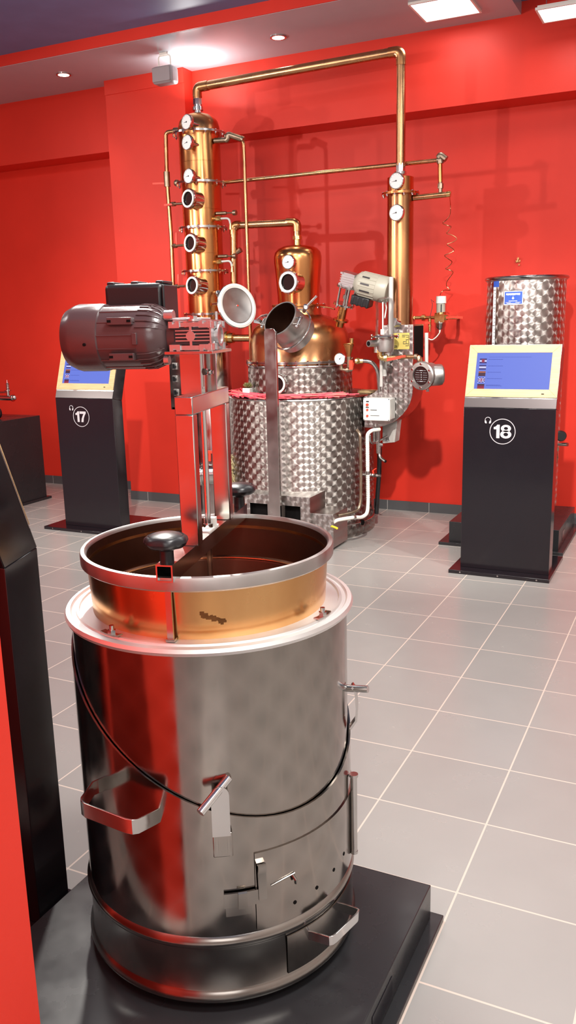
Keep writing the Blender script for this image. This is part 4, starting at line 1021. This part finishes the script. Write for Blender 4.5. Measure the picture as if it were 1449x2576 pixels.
# ------------------------------------------------------------------ vapour pipes
KC_X = KC.x + .134
t = thing('vapour_pipe', 'long fat copper pipe crossing high from tall column to slim condenser', 'pipe', (KC.x, KC.y, 3.0), 0, 'vapour pipes')
c0 = V((-.688, 2.93, 0))
MB().tube([(KC.x, KC.y, 3.0), (KC.x, KC.y, 3.085), (c0.x, c0.y, 3.112), (c0.x, c0.y, 2.44)], .0295, .075, 20).build('pipe_run', M['pipe'], t)
k = MB().tube([(KC.x, KC.y, 3.02), (KC.x, KC.y, 3.085), (KC.x + .09, KC.y + .002, 3.0865)], .033, .06, 20).tube([(c0.x - .08, c0.y - .002, 3.1105), (c0.x, c0.y, 3.112), (c0.x, c0.y, 3.03)], .033, .06, 20)
k.build('pipe_elbows', M['oldcopper'], t)
t = thing('vapour_pipe', 'copper pipe bending from the helmet of the big still down towards the column', 'pipe', (so[0], so[1], 2.07), 0, 'vapour pipes')
pts = [(so[0], so[1], 2.06), (so[0], so[1], 2.142), (-1.923, 2.920, 2.154), (-1.937, 2.920, 1.680), (-1.937, 2.920, 1.610), (KC_X, 2.9, 1.612)]
MB().tube(pts, .0265, .06, 18).build('pipe_run', M['pipe'], t)
k = MB().tube([(so[0], so[1], 2.085), (so[0], so[1], 2.142), (-1.512, 2.940, 2.149)], .030, .05, 18).tube([(-1.871, 2.920, 2.154), (-1.923, 2.920, 2.154), (-1.926, 2.920, 2.092)], .030, .05, 18)
k.build('pipe_elbows', M['oldcopper'], t)
MB().cyl((-1.925, 2.920, 1.956), (-1.872, 2.920, 1.986), .012, .02, seg=12).build('side_nozzle', M['aged'], t)
t = thing('return_pipe', 'short copper pipe with brass collar joining column base to big copper dome', 'pipe', (-1.775, 2.900, 1.368))
MB().cyl((-2.053, 2.900, 1.371), (-1.77, 2.93, 1.366), .026).build('pipe_run', M['pipe'], t)
MB().cyl((-2.013, 2.900, 1.371), (-1.986, 2.900, 1.371), .050, seg=20).cyl((-1.986, 2.900, 1.371), (-1.946, 2.900, 1.370), .038, seg=10).build('collar', M['brass'], t)
t = thing('cooling_pipe', 'thin copper pipe running level behind the vertical pipes to the small right header', 'pipe', (-1.98, 2.95, 2.45))
MB().tube([(-2.036, 2.960, 2.454), (-0.451, 2.980, 2.456)], .0135).build('pipe_run', M['pipe'], t)
k = MB().cyl((-0.461, 2.980, 2.456), (-0.430, 2.980, 2.456), .02).tube([(-0.453, 2.980, 2.468), (-0.441, 2.980, 2.486), (-0.404, 2.980, 2.456)], .021, .02).cyl((-0.434, 2.950, 2.450), (-0.431, 2.950, 2.429), .02)
k.cyl((-0.430, 2.950, 2.327), (-0.428, 2.950, 2.250), .013).cyl((-0.429, 2.950, 2.310), (-0.429, 2.950, 2.281), .019, seg=8)
k.build('elbow_fittings', M['aged'], t)
MB().cyl((-0.434, 2.950, 2.445), (-0.430, 2.950, 2.319), .0145).build('drop_pipe', M['copper'], t)

# ------------------------------------------------------------------ condenser
cd = thing('condenser', 'slim copper condenser column on curved swirl-finish steel duct, right of the big still', 'condenser', (c0.x, c0.y, .75))
CO = (c0.x, c0.y, 0)
MB().lathe([(.085, 1.40), (.085, 2.262), (.06, 2.262)], CO, seg=44).build('condenser_tube', M['oldcopper'], cd, origin=(c0.x, c0.y, 1.9))
MB().lathe([(.085, 2.272), (.085, 2.365), (.078, 2.368), (0, 2.368)], CO, seg=44).build('condenser_head', M['copper'], cd, origin=(c0.x, c0.y, 2.3))
flange(cd, (c0.x, c0.y, 2.26), (0, 0, 1), .122, .013, 12, .008, 'copper')
k = MB().cyl((c0.x, c0.y, 2.366), (c0.x, c0.y, 2.385), .028).cyl((c0.x, c0.y, 2.385), (c0.x, c0.y, 2.402), .04, seg=10).cyl((c0.x, c0.y, 2.402), (c0.x, c0.y, 2.45), .031, seg=8)
k.build('head_union', M['polish'], cd)
gauge(cd, (-0.672, 2.800, 2.329), (-.2, -1, .03), .0515, 187, .05)
gauge(cd, (-0.671, 2.800, 2.138), (-.2, -1, .03), .0515, 190, .05)
HP = MB().cyl((-0.601, 2.930, 2.235), (-0.382, 2.950, 2.242), .0185).build('cooling_header', M['pipe'], cd)
MB().cyl((-0.387, 2.950, 2.242), (-0.364, 2.950, 2.243), .0195, seg=10).cyl((-0.371, 2.950, 2.238), (-0.369, 2.950, 2.257), .010).build('header_cap', M['brass'], HP)
# curved duct at the foot of the condenser
front = [(-.775, 1.44), (-.565, 1.44), (-.562, 1.02)]
front += [(-.562 - .30 * (1 - math.cos(a)) * 1.02, 1.02 - .265 * math.sin(a)) for a in [math.radians(x) for x in range(10, 91, 10)]]
front += [(-.905, .756), (-.905, .967)]
front += [(-.92 + .155 * math.sin(a), 1.13 - .163 * math.cos(a)) for a in [math.radians(x) for x in range(6, 91, 14)]]
DU = MB().prism([(x, 2.83, z) for x, z in front], (0, .235, 0)).build('condenser_duct', M['flatswirl'], cd, bevel=.003)
MB().box((-.5645, 2.86, 1.22), (-.5615, 3.05, 1.43)).build('side_panel', M['hole'], DU)
LB = MB().prism([(-0.702, 2.828, 1.387), (-0.588, 2.828, 1.388), (-0.587, 2.828, 1.283), (-0.702, 2.828, 1.282)], (0, .0015, 0)).build('data_label', M['yellowlabel'], DU)
k = MB()
def lab(u0, v0, u1, v1):
    A = V((-0.702, 2.827, 1.387)); B = V((-0.586, 2.827, 1.283)); k.box((A.x + (B.x - A.x) * u0, 2.8265, A.z + (B.z - A.z) * v1), (A.x + (B.x - A.x) * u1, 2.8278, A.z + (B.z - A.z) * v0))
for u0, v0, u1, v1 in ((.56, .12, .74, .15), (.56, .22, .74, .25), (.76, .12, .95, .15), (.80, .24, .95, .27), (.93, .12, .95, .42), (.78, .40, .95, .43), (.62, .52, .78, .55), (.62, .52, .64, .68), (.62, .66, .95, .69), (.80, .45, .82, .66), (.93, .45, .95, .78), (.76, .78, .95, .81), (.08, .78, .26, .81), (.08, .86, .26, .89), (.08, .78, .10, .89), (.24, .78, .26, .89), (.05, .2, .30, .24), (.18, .24, .3, .3)): lab(u0, v0, u1, v1)
k.build('label_print', M['ink'], LB)
# hydrometer station in front of the duct
hy = thing('hydrometer_station', 'alcohol meter under a glass bell on steel cup, before the curved duct', 'instrument', (-0.712, 2.700, 1.360))
hc = V((-0.712, 2.700, 1.368))
k = MB().lathe([(0, -.004), (.092, -.004), (.096, .002), (.092, .008), (0, .008)], hc, U, 40)
for i in range(6): a = 2 * PI * i / 6 + .4; k.cyl(hc + V((.084 * math.cos(a), .084 * math.sin(a), -.012)), hc + V((.084 * math.cos(a), .084 * math.sin(a), .016)), .007, seg=6)
k.build('base_flange', M['steel'], hy)
k = MB().lathe([(.062, .008), (.058, .17), (.062, .19), (.062, .215), (.05, .24), (.025, .25), (0, .252), (0, .249), (.024, .247), (.047, .237), (.059, .213), (.059, .19), (.055, .17), (.059, .008), (.062, .008)], hc, U, 40)
k.build('glass_bell', M['glass'], hy)
k = MB().lathe([(0, -.095), (.055, -.095), (.062, -.06), (.062, -.004), (0, -.004)], hc, U, 36); k.cyl(hc + V((-.04, -.03, -.04)), hc + V((-.075, -.10, -.04)), .022).cyl(hc + V((-.045, -.03, -.05)), hc + V((-.045, -.03, -.10)), .018)
k.cyl(hc + V((.02, 0, -.09)), hc + V((.02, 0, -.16)), .025)
k.build('meter_cup', M['greysteel'], hy)
MB().cyl(hc + V((-.074, -.098, -.04)), hc + V((-.0755, -.101, -.04)), .015, seg=20).build('spout_bore', M['hole'], hy)
k = MB().cyl((-0.737, 2.670, 1.306), (-0.737, 2.670, 1.260), .018, seg=10).cyl((-0.740, 2.670, 1.286), (-0.734, 2.670, 1.270), .022, seg=6).tube([(-0.737, 2.670, 1.265), (-0.737, 2.670, 1.235), (-0.683, 2.670, 1.232)], .017, .02).cyl((-0.702, 2.670, 1.232), (-0.680, 2.670, 1.235), .022, seg=8)
k.build('brass_elbow', M['brass'], hy)
MB().tube([(-0.685, 2.670, 1.235), (-0.493, 2.660, 1.242), (-0.464, 2.660, 1.240), (-0.455, 2.640, 1.206)], .0125, .02).build('feed_pipe', M['pipe'], hy)
MB().cyl((-0.498, 2.660, 1.242), (-0.480, 2.660, 1.242), .018, seg=8).cyl((-0.472, 2.660, 1.240), (-0.458, 2.650, 1.210), .017, seg=10).build('pipe_elbow', M['aged'], hy)
k = MB().strap([(-0.677, 2.645, 1.223), (-0.632, 2.640, 1.231), (-0.582, 2.635, 1.241)], .018, .006, (0, 0, 1)); k.strap([(-0.633, 2.642, 1.228), (-0.578, 2.638, 1.244), (-0.552, 2.640, 1.246)], .014, .01, (0, 0, 1)); k.build('red_lever', M['redplastic'], hy)
MB().cyl((-0.691, 2.760, 1.742), (-0.686, 2.740, 1.379), .0155, seg=14).build('thermometer_tube', M['greypipe'], hy)
MB().cyl((-0.722, 2.680, 1.381), (-0.722, 2.680, 1.416), .013).cyl((-0.719, 2.680, 1.411), (-0.719, 2.680, 1.586), .005, seg=8).build('hydrometer_float', M['white'], hy)
k = MB().cyl((-0.744, 2.720, 1.220), (-0.751, 2.740, 1.045), .011).cyl((-0.739, 2.760, 1.282), (-0.742, 2.770, 1.111), .019, seg=14).cyl((-0.713, 2.780, 1.302), (-0.724, 2.790, 1.190), .014)
k.build('drip_pipe', M['greypipe'], hy)
k = MB().cyl((-0.679, 2.800, 1.454), (-0.662, 2.830, 1.446), .024).cyl((-0.681, 2.790, 1.457), (-0.676, 2.800, 1.454), .03, seg=12); k.build('side_coupling', M['steel'], hy)
# receiver with round window
rc = thing('receiver_vessel', 'grey steel receiver drum with round graduated window, right of the curved duct', 'vessel', (-0.435, 2.620, 1.125))
wn = V((-.30, -.95, -.02)).normalized(); wc = V((-0.431, 2.600, 1.126))
ax = V((.62, .78, .02)).normalized()
k = MB().lathe([(.055, -.014), (.086, -.014), (.090, -.008), (.090, .006), (.084, .012), (.060, .014), (.058, .004), (.055, .0)], wc, wn, 44).cyl(wc - wn * .012, wc - wn * .10, .075)
RCV = k.build('window_flange', M['greysteel'], rc)
k = MB()
ux = U.cross(wn).normalized(); uy = wn.cross(ux)
for i in range(6): a = 2 * PI * i / 6 + .5; q = wc + (ux * math.cos(a) + uy * math.sin(a)) * .074; k.cyl(q + wn * .010, q + wn * .018, .007, seg=6)
k.build('flange_bolts', M['polish'], RCV)
MB().cyl(wc - wn * .004, wc + wn * .006, .058, seg=40).build('window_glass', M['sightglass'], RCV)
k = MB()
for i in range(6):
    z = .032 - i * .0135; hw = math.sqrt(max(.0, .05 ** 2 - z * z)); 
    for a, b in ((-hw, -.013), (.013, hw)): k.fbox((wc, ux, uy, wn), a * .9, b * .9, z, z + .0007, .0062, .0067)
    n = 5 if i in (0, 5) else 2
    for j in range(n): k.fbox((wc, ux, uy, wn), -n * .0022 + j * .0044, -n * .0022 + j * .0044 + .0034, z - .001, z + .0022, .0062, .0067)
k.build('graduation_marks', M['paper'], RCV)
MB().lathe([(0, 0), (.062, 0), (.068, .008), (.068, .075), (.064, .09), (.05, .10), (0, .104)], wc + V((.02, .06, -.002)), (.90, .43, .03), 36).build('drum', M['greysteel'], rc)
MB().cyl((-0.428, 2.680, 1.389), (-0.425, 2.680, 1.171), .0115).build('stand_pipe', M['greypipe'], rc)
MB().cyl((-0.418, 2.680, 1.046), (-0.415, 2.680, 1.020), .01).build('drain_nipple', M['steel'], rc)
MB().tube([wc - wn * .09, wc - wn * .16 + V((-.03, 0, 0)), (-.58, 2.86, wc.z - .01)], .02, .02).build('support_pipe', M['steel'], rc)
# water valve on the wall side
wv = thing('water_valve', 'brass water regulator with white cap and red levers beside condenser', 'valve', (-0.515, 3.300, 1.477))
k = MB().cyl((-0.699, 3.300, 1.483), (-0.397, 3.300, 1.477), .012, seg=12).cyl((-0.647, 3.300, 1.482), (-0.624, 3.300, 1.482), .022, seg=8).fbox((V((-0.515, 3.300, 1.477)), V((1, 0, 0)), V((0, -1, 0)), U), -.034, .034, -.03, .03, -.03, .03)
k.cyl((-0.555, 3.300, 1.480), (-0.541, 3.300, 1.480), .02, seg=6).cyl((-0.484, 3.300, 1.479), (-0.464, 3.300, 1.478), .02, seg=6).cyl((-0.592, 3.300, 1.478), (-0.591, 3.300, 1.418), .011).cyl((-0.591, 3.300, 1.429), (-0.591, 3.300, 1.386), .008)
k.cyl((-0.515, 3.300, 1.501), (-0.516, 3.300, 1.514), .04, seg=16)
k.build('valve_body', M['brass'], wv)
MB().cyl((-0.513, 3.300, 1.512), (-0.514, 3.300, 1.579), .031, seg=24).build('regulator_barrel', M['motor2'], wv)
MB().fbox((V((-0.501, 3.267, 1.544)), V((1, 0, 0)), U, V((0, -1, 0))), -.004, .004, -.03, .025, 0, .0015).build('barrel_print', M['ink'], wv)
MB().cyl((-0.512, 3.300, 1.576), (-0.512, 3.300, 1.624), .036, .034, seg=24).build('white_cap', M['white'], wv)
MB().lathe([(0, -.045), (.018, -.043), (.027, -.03), (.029, .0), (0, 0)], (-0.517, 3.300, 1.444), U, 24).cyl((-0.517, 3.300, 1.455), (-0.517, 3.300, 1.441), .033, seg=8).build('filter_bowl', M['steel'], wv)
for q0, q1 in (((-0.470, 3.280, 1.478), (-0.350, 3.280, 1.476)), ((-0.583, 3.280, 1.443), (-0.620, 3.280, 1.446))):
    MB().strap([q0, V(q0) * .6 + V(q1) * .4 + V((0, 0, .004)), q1], .016, .006, (0, 0, 1)).build('red_lever', M['redplastic'], wv)
MB().tube([(-0.699, 3.300, 1.483), (-0.739, 3.400, 1.483), (-0.821, 3.660, 1.483)], .012, .03).tube([(-0.400, 3.300, 1.477), (-0.415, 3.400, 1.476), (-0.483, 3.660, 1.476)], .012, .03).build('wall_pipes', M['brass'], wv)
MB().tube([(-0.516, 3.300, 1.398), (-0.519, 3.300, 1.376), (-0.541, 3.300, 1.347), (-0.573, 3.300, 1.325), (-0.599, 3.300, 1.336)], .004, .02, 8, ).cyl((-0.517, 3.300, 1.412), (-0.519, 3.300, 1.379), .009, .005).build('probe_cable', M['white'], wv)
# coiled capillary wire hanging above it
pts = []
P1 = [(-0.464, 3.300, 2.222), (-0.457, 3.300, 2.157), (-0.481, 3.300, 2.118), (-0.514, 3.300, 2.105), (-0.481, 3.300, 2.090), (-0.450, 3.300, 2.083), (-0.461, 3.300, 2.055), (-0.480, 3.300, 2.035), (-0.441, 3.300, 2.025), (-0.410, 3.300, 2.000), (-0.432, 3.300, 1.978), (-0.478, 3.300, 1.965), (-0.450, 3.300, 1.946), (-0.428, 3.300, 1.926), (-0.455, 3.300, 1.909), (-0.494, 3.300, 1.893), (-0.466, 3.300, 1.871), (-0.440, 3.300, 1.851), (-0.459, 3.300, 1.829), (-0.487, 3.300, 1.804), (-0.456, 3.300, 1.797), (-0.425, 3.300, 1.783), (-0.458, 3.300, 1.752), (-0.480, 3.300, 1.714), (-0.468, 3.300, 1.684), (-0.439, 3.300, 1.659), (-0.496, 3.300, 1.666), (-0.518, 3.300, 1.651), (-0.517, 3.300, 1.624)]
for i, q in enumerate(P1): pts.append(V(q) + V((0, .025 * math.cos(i * PI / 2.2), 0)))
pts = [V((-0.517, 3.300, 1.616))] + pts[::-1] + [V((-0.410, 3.100, 2.253)), V((-0.374, 2.970, 2.243))]
o = MB().tube(pts, .0026, .06, 6).build('capillary_wire', M['pipe'], None); tag(o, 'thin coiled copper wire dangling above the white capped water regulator', 'wire')
t = MB().tube([(-0.586, 3.280, 1.478), (-0.570, 3.280, 1.545), (-0.567, 3.280, 1.572), (-0.579, 3.280, 1.605), (-0.556, 3.280, 1.585)], .002, seg=6).build('thin_wire', M['ink'], wv)

# control boxes, cable conduit and drain
cb = thing('control_box', 'white control box with three red lamps, mounted in front of steel duct', 'control box', (-.77, 2.75, .82))
MB().box((-.862, 2.71, .824), (-.682, 2.828, .966)).build('housing', M['white'], cb, bevel=.006)
MB().box((-.866, 2.702, .820), (-.678, 2.71, .970)).build('cover', M['white'], cb, bevel=.004)
for q, r in (((-0.834, 2.702, 0.926), .0095), ((-0.834, 2.702, 0.892), .0072), ((-0.834, 2.702, 0.852), .0075)): MB().cyl(q, V(q) - V((0, .008, 0)), r, seg=16).build('indicator_lamp', M['redplastic'], cb)
k = MB()
for A, B in (((-0.843, 2.702, 0.951), (-0.824, 2.702, 0.943)), ((-0.846, 2.702, 0.911), (-0.824, 2.702, 0.905)), ((-0.813, 2.702, 0.893), (-0.768, 2.702, 0.889)), ((-0.813, 2.702, 0.856), (-0.751, 2.702, 0.853))): k.box((A[0], 2.7005, B[2]), (B[0], 2.7022, A[2]))
k.build('printed_labels', M['ink'], cb)
k = MB()
for x in (-.860, -.684):
    for z in (.826, .964): k.cyl((x, 2.7025, z), (x, 2.700, z), .0035, seg=10)
k.build('cover_screws', M['ink'], cb)
o = MB().prism([(-0.810, 2.930, 0.772), (-0.701, 2.930, 0.811), (-0.720, 2.930, 0.646), (-0.810, 2.930, 0.634)], (0, .10, 0))
jb = thing('junction_box', 'grey junction box hanging under the steel duct below the white control box', 'control box', (-0.765, 2.950, 0.719))
o.build('housing', M['greypipe'], jb, bevel=.004)
k = MB()
q = V((-0.771, 2.928, 0.672)); k.strap([q + V((-.012, 0, -.018)), q + V((0, 0, .018)), q + V((.012, 0, -.018))], .004, .002, (0, 1, 0)); k.box(q + V((-.006, -.001, -.006)), q + V((.006, .001, -.003))); k.build('printed_mark', M['ink'], jb)
# corrugated conduit
cp = [(-0.776, 2.780, 0.753), (-0.814, 2.720, 0.752), (-0.835, 2.700, 0.729), (-0.818, 2.660, 0.499), (-0.808, 2.640, 0.285), (-0.799, 2.600, 0.206), (-0.816, 2.540, 0.191), (-0.837, 2.470, 0.207), (-0.885, 2.400, 0.208), (-0.932, 2.370, 0.200), (-0.956, 2.340, 0.176)]
cu = thing('conduit', 'white corrugated cable conduit running down the right side of the steel bath', 'conduit', cp[6])
k = MB().tube(cp, .0125, .05, 14)
for A, B in ((V(cp[2]), V(cp[3])), (V(cp[3]), V(cp[4]))):
    d = (B - A).normalized(); n = int((B - A).length / .012)
    for i in range(3, n): k.torus(A + d * i * .012, d, .0125, .0022, 14, 6)
k.build('ribbed_tube', M['white'], cu)
MB().cyl((-0.845, 2.455, 0.207), (-0.837, 2.470, 0.207), .017).cyl((-0.816, 2.655, 0.486), (-0.816, 2.655, 0.467), .017).build('clips', M['steel'], cu)
cp = [(-0.878, 2.620, 0.765), (-0.848, 2.600, 0.742), (-0.843, 2.600, 0.508), (-0.837, 2.580, 0.295), (-0.844, 2.560, 0.239), (-0.871, 2.500, 0.228), (-0.938, 2.420, 0.221)]
cu2 = MB().tube(cp, .010, .05, 12).build('copper_line', M['aged'], None); tag(cu2, 'dull thin pipe hugging the right side of the steel bath, left of white conduit', 'pipe')
dv = thing('drain_tap', 'small steel drain tap with red lever on right side of the bath', 'valve', (-0.841, 2.720, 0.449))
k = MB().cyl((-0.905, 2.760, 0.441), (-0.742, 2.700, 0.450), .009).cyl((-0.800, 2.710, 0.451), (-0.767, 2.700, 0.451), .014, seg=8).cyl((-0.832, 2.720, 0.450), (-0.815, 2.720, 0.451), .013, seg=8)
k.build('tap_body', M['steel'], dv)
MB().strap([(-0.792, 2.705, 0.455), (-0.796, 2.700, 0.483), (-0.773, 2.700, 0.500)], .012, .004, (1, 0, 0)).build('red_lever', M['redplastic'], dv)
k = MB().cyl((-0.809, 2.840, 0.786), (-0.807, 2.840, 0.580), .014).cyl((-0.812, 2.840, 0.641), (-0.772, 2.840, 0.640), .012).tube([(-0.798, 2.840, 0.630), (-0.801, 2.840, 0.553), (-0.741, 2.800, 0.532)], .0105, .04).cyl((-0.835, 2.840, 0.785), (-0.835, 2.840, 0.648), .012)
k.tube([(-0.825, 2.720, 0.719), (-0.827, 2.740, 0.662), (-0.812, 2.800, 0.657), (-0.799, 2.900, 0.672), (-0.772, 2.930, 0.688)], .008, .03, 10)
o = k.build('drain_pipes', M['steel'], None); tag(o, 'bent steel drain pipe under the white control box', 'pipe')
o = MB().tube([(-0.837, 2.950, 0.605), (-0.840, 2.950, 0.421), (-0.870, 3.000, 0.266), (-0.897, 3.050, 0.107)], .016, .05, rr=None).build('drain_hose', M['matblack'], None); tag(o, 'black hose hanging behind right side of the steel bath to the floor', 'hose')
o = MB().fbox((V((-1.00, 3.02, .985)), V((1, 0, 0)), V((0, 1, 0)), U), -.02, .20, -.02, .06, -.01, .0095).build('wooden_slat', M['wood'], None, bevel=.002); tag(o, 'short wooden slat lying on the back of the steel bath', 'slat')

# ------------------------------------------------------------------ camera, world, colour management
cam = bpy.data.cameras.new('camera'); co_ = bpy.data.objects.new('camera', cam); COL.objects.link(co_)
cam.sensor_fit = 'VERTICAL'; cam.sensor_height = 36.; cam.lens = 2136.73 / 2576 * 36.
cam.clip_start = .02
right = V((0.90060476, 0.43399248, -0.02369807)); down = V((0.07495451, -0.20878706, -0.9750845)); fwd = V((-0.42812719, 0.87638946, -0.22056431))
m = Matrix((right, -down, -fwd)).transposed().to_4x4(); m.translation = V((1.16487, -2.63459, 1.48912))
co_.matrix_world = m; S.camera = co_
w = bpy.data.worlds.new('world'); w.use_nodes = True; w.node_tree.nodes['Background'].inputs[0].default_value = (.5, .48, .5, 1); w.node_tree.nodes['Background'].inputs[1].default_value = .1
S.world = w
S.view_settings.view_transform = 'Standard'; S.view_settings.look = 'None'; S.view_settings.exposure = .1; S.view_settings.gamma = 1.; S.view_settings.use_curve_mapping = False
S.cycles.max_bounces = 8; S.cycles.glossy_bounces = 5; S.cycles.sample_clamp_indirect = 4.; S.cycles.caustics_reflective = False; S.cycles.caustics_refractive = False
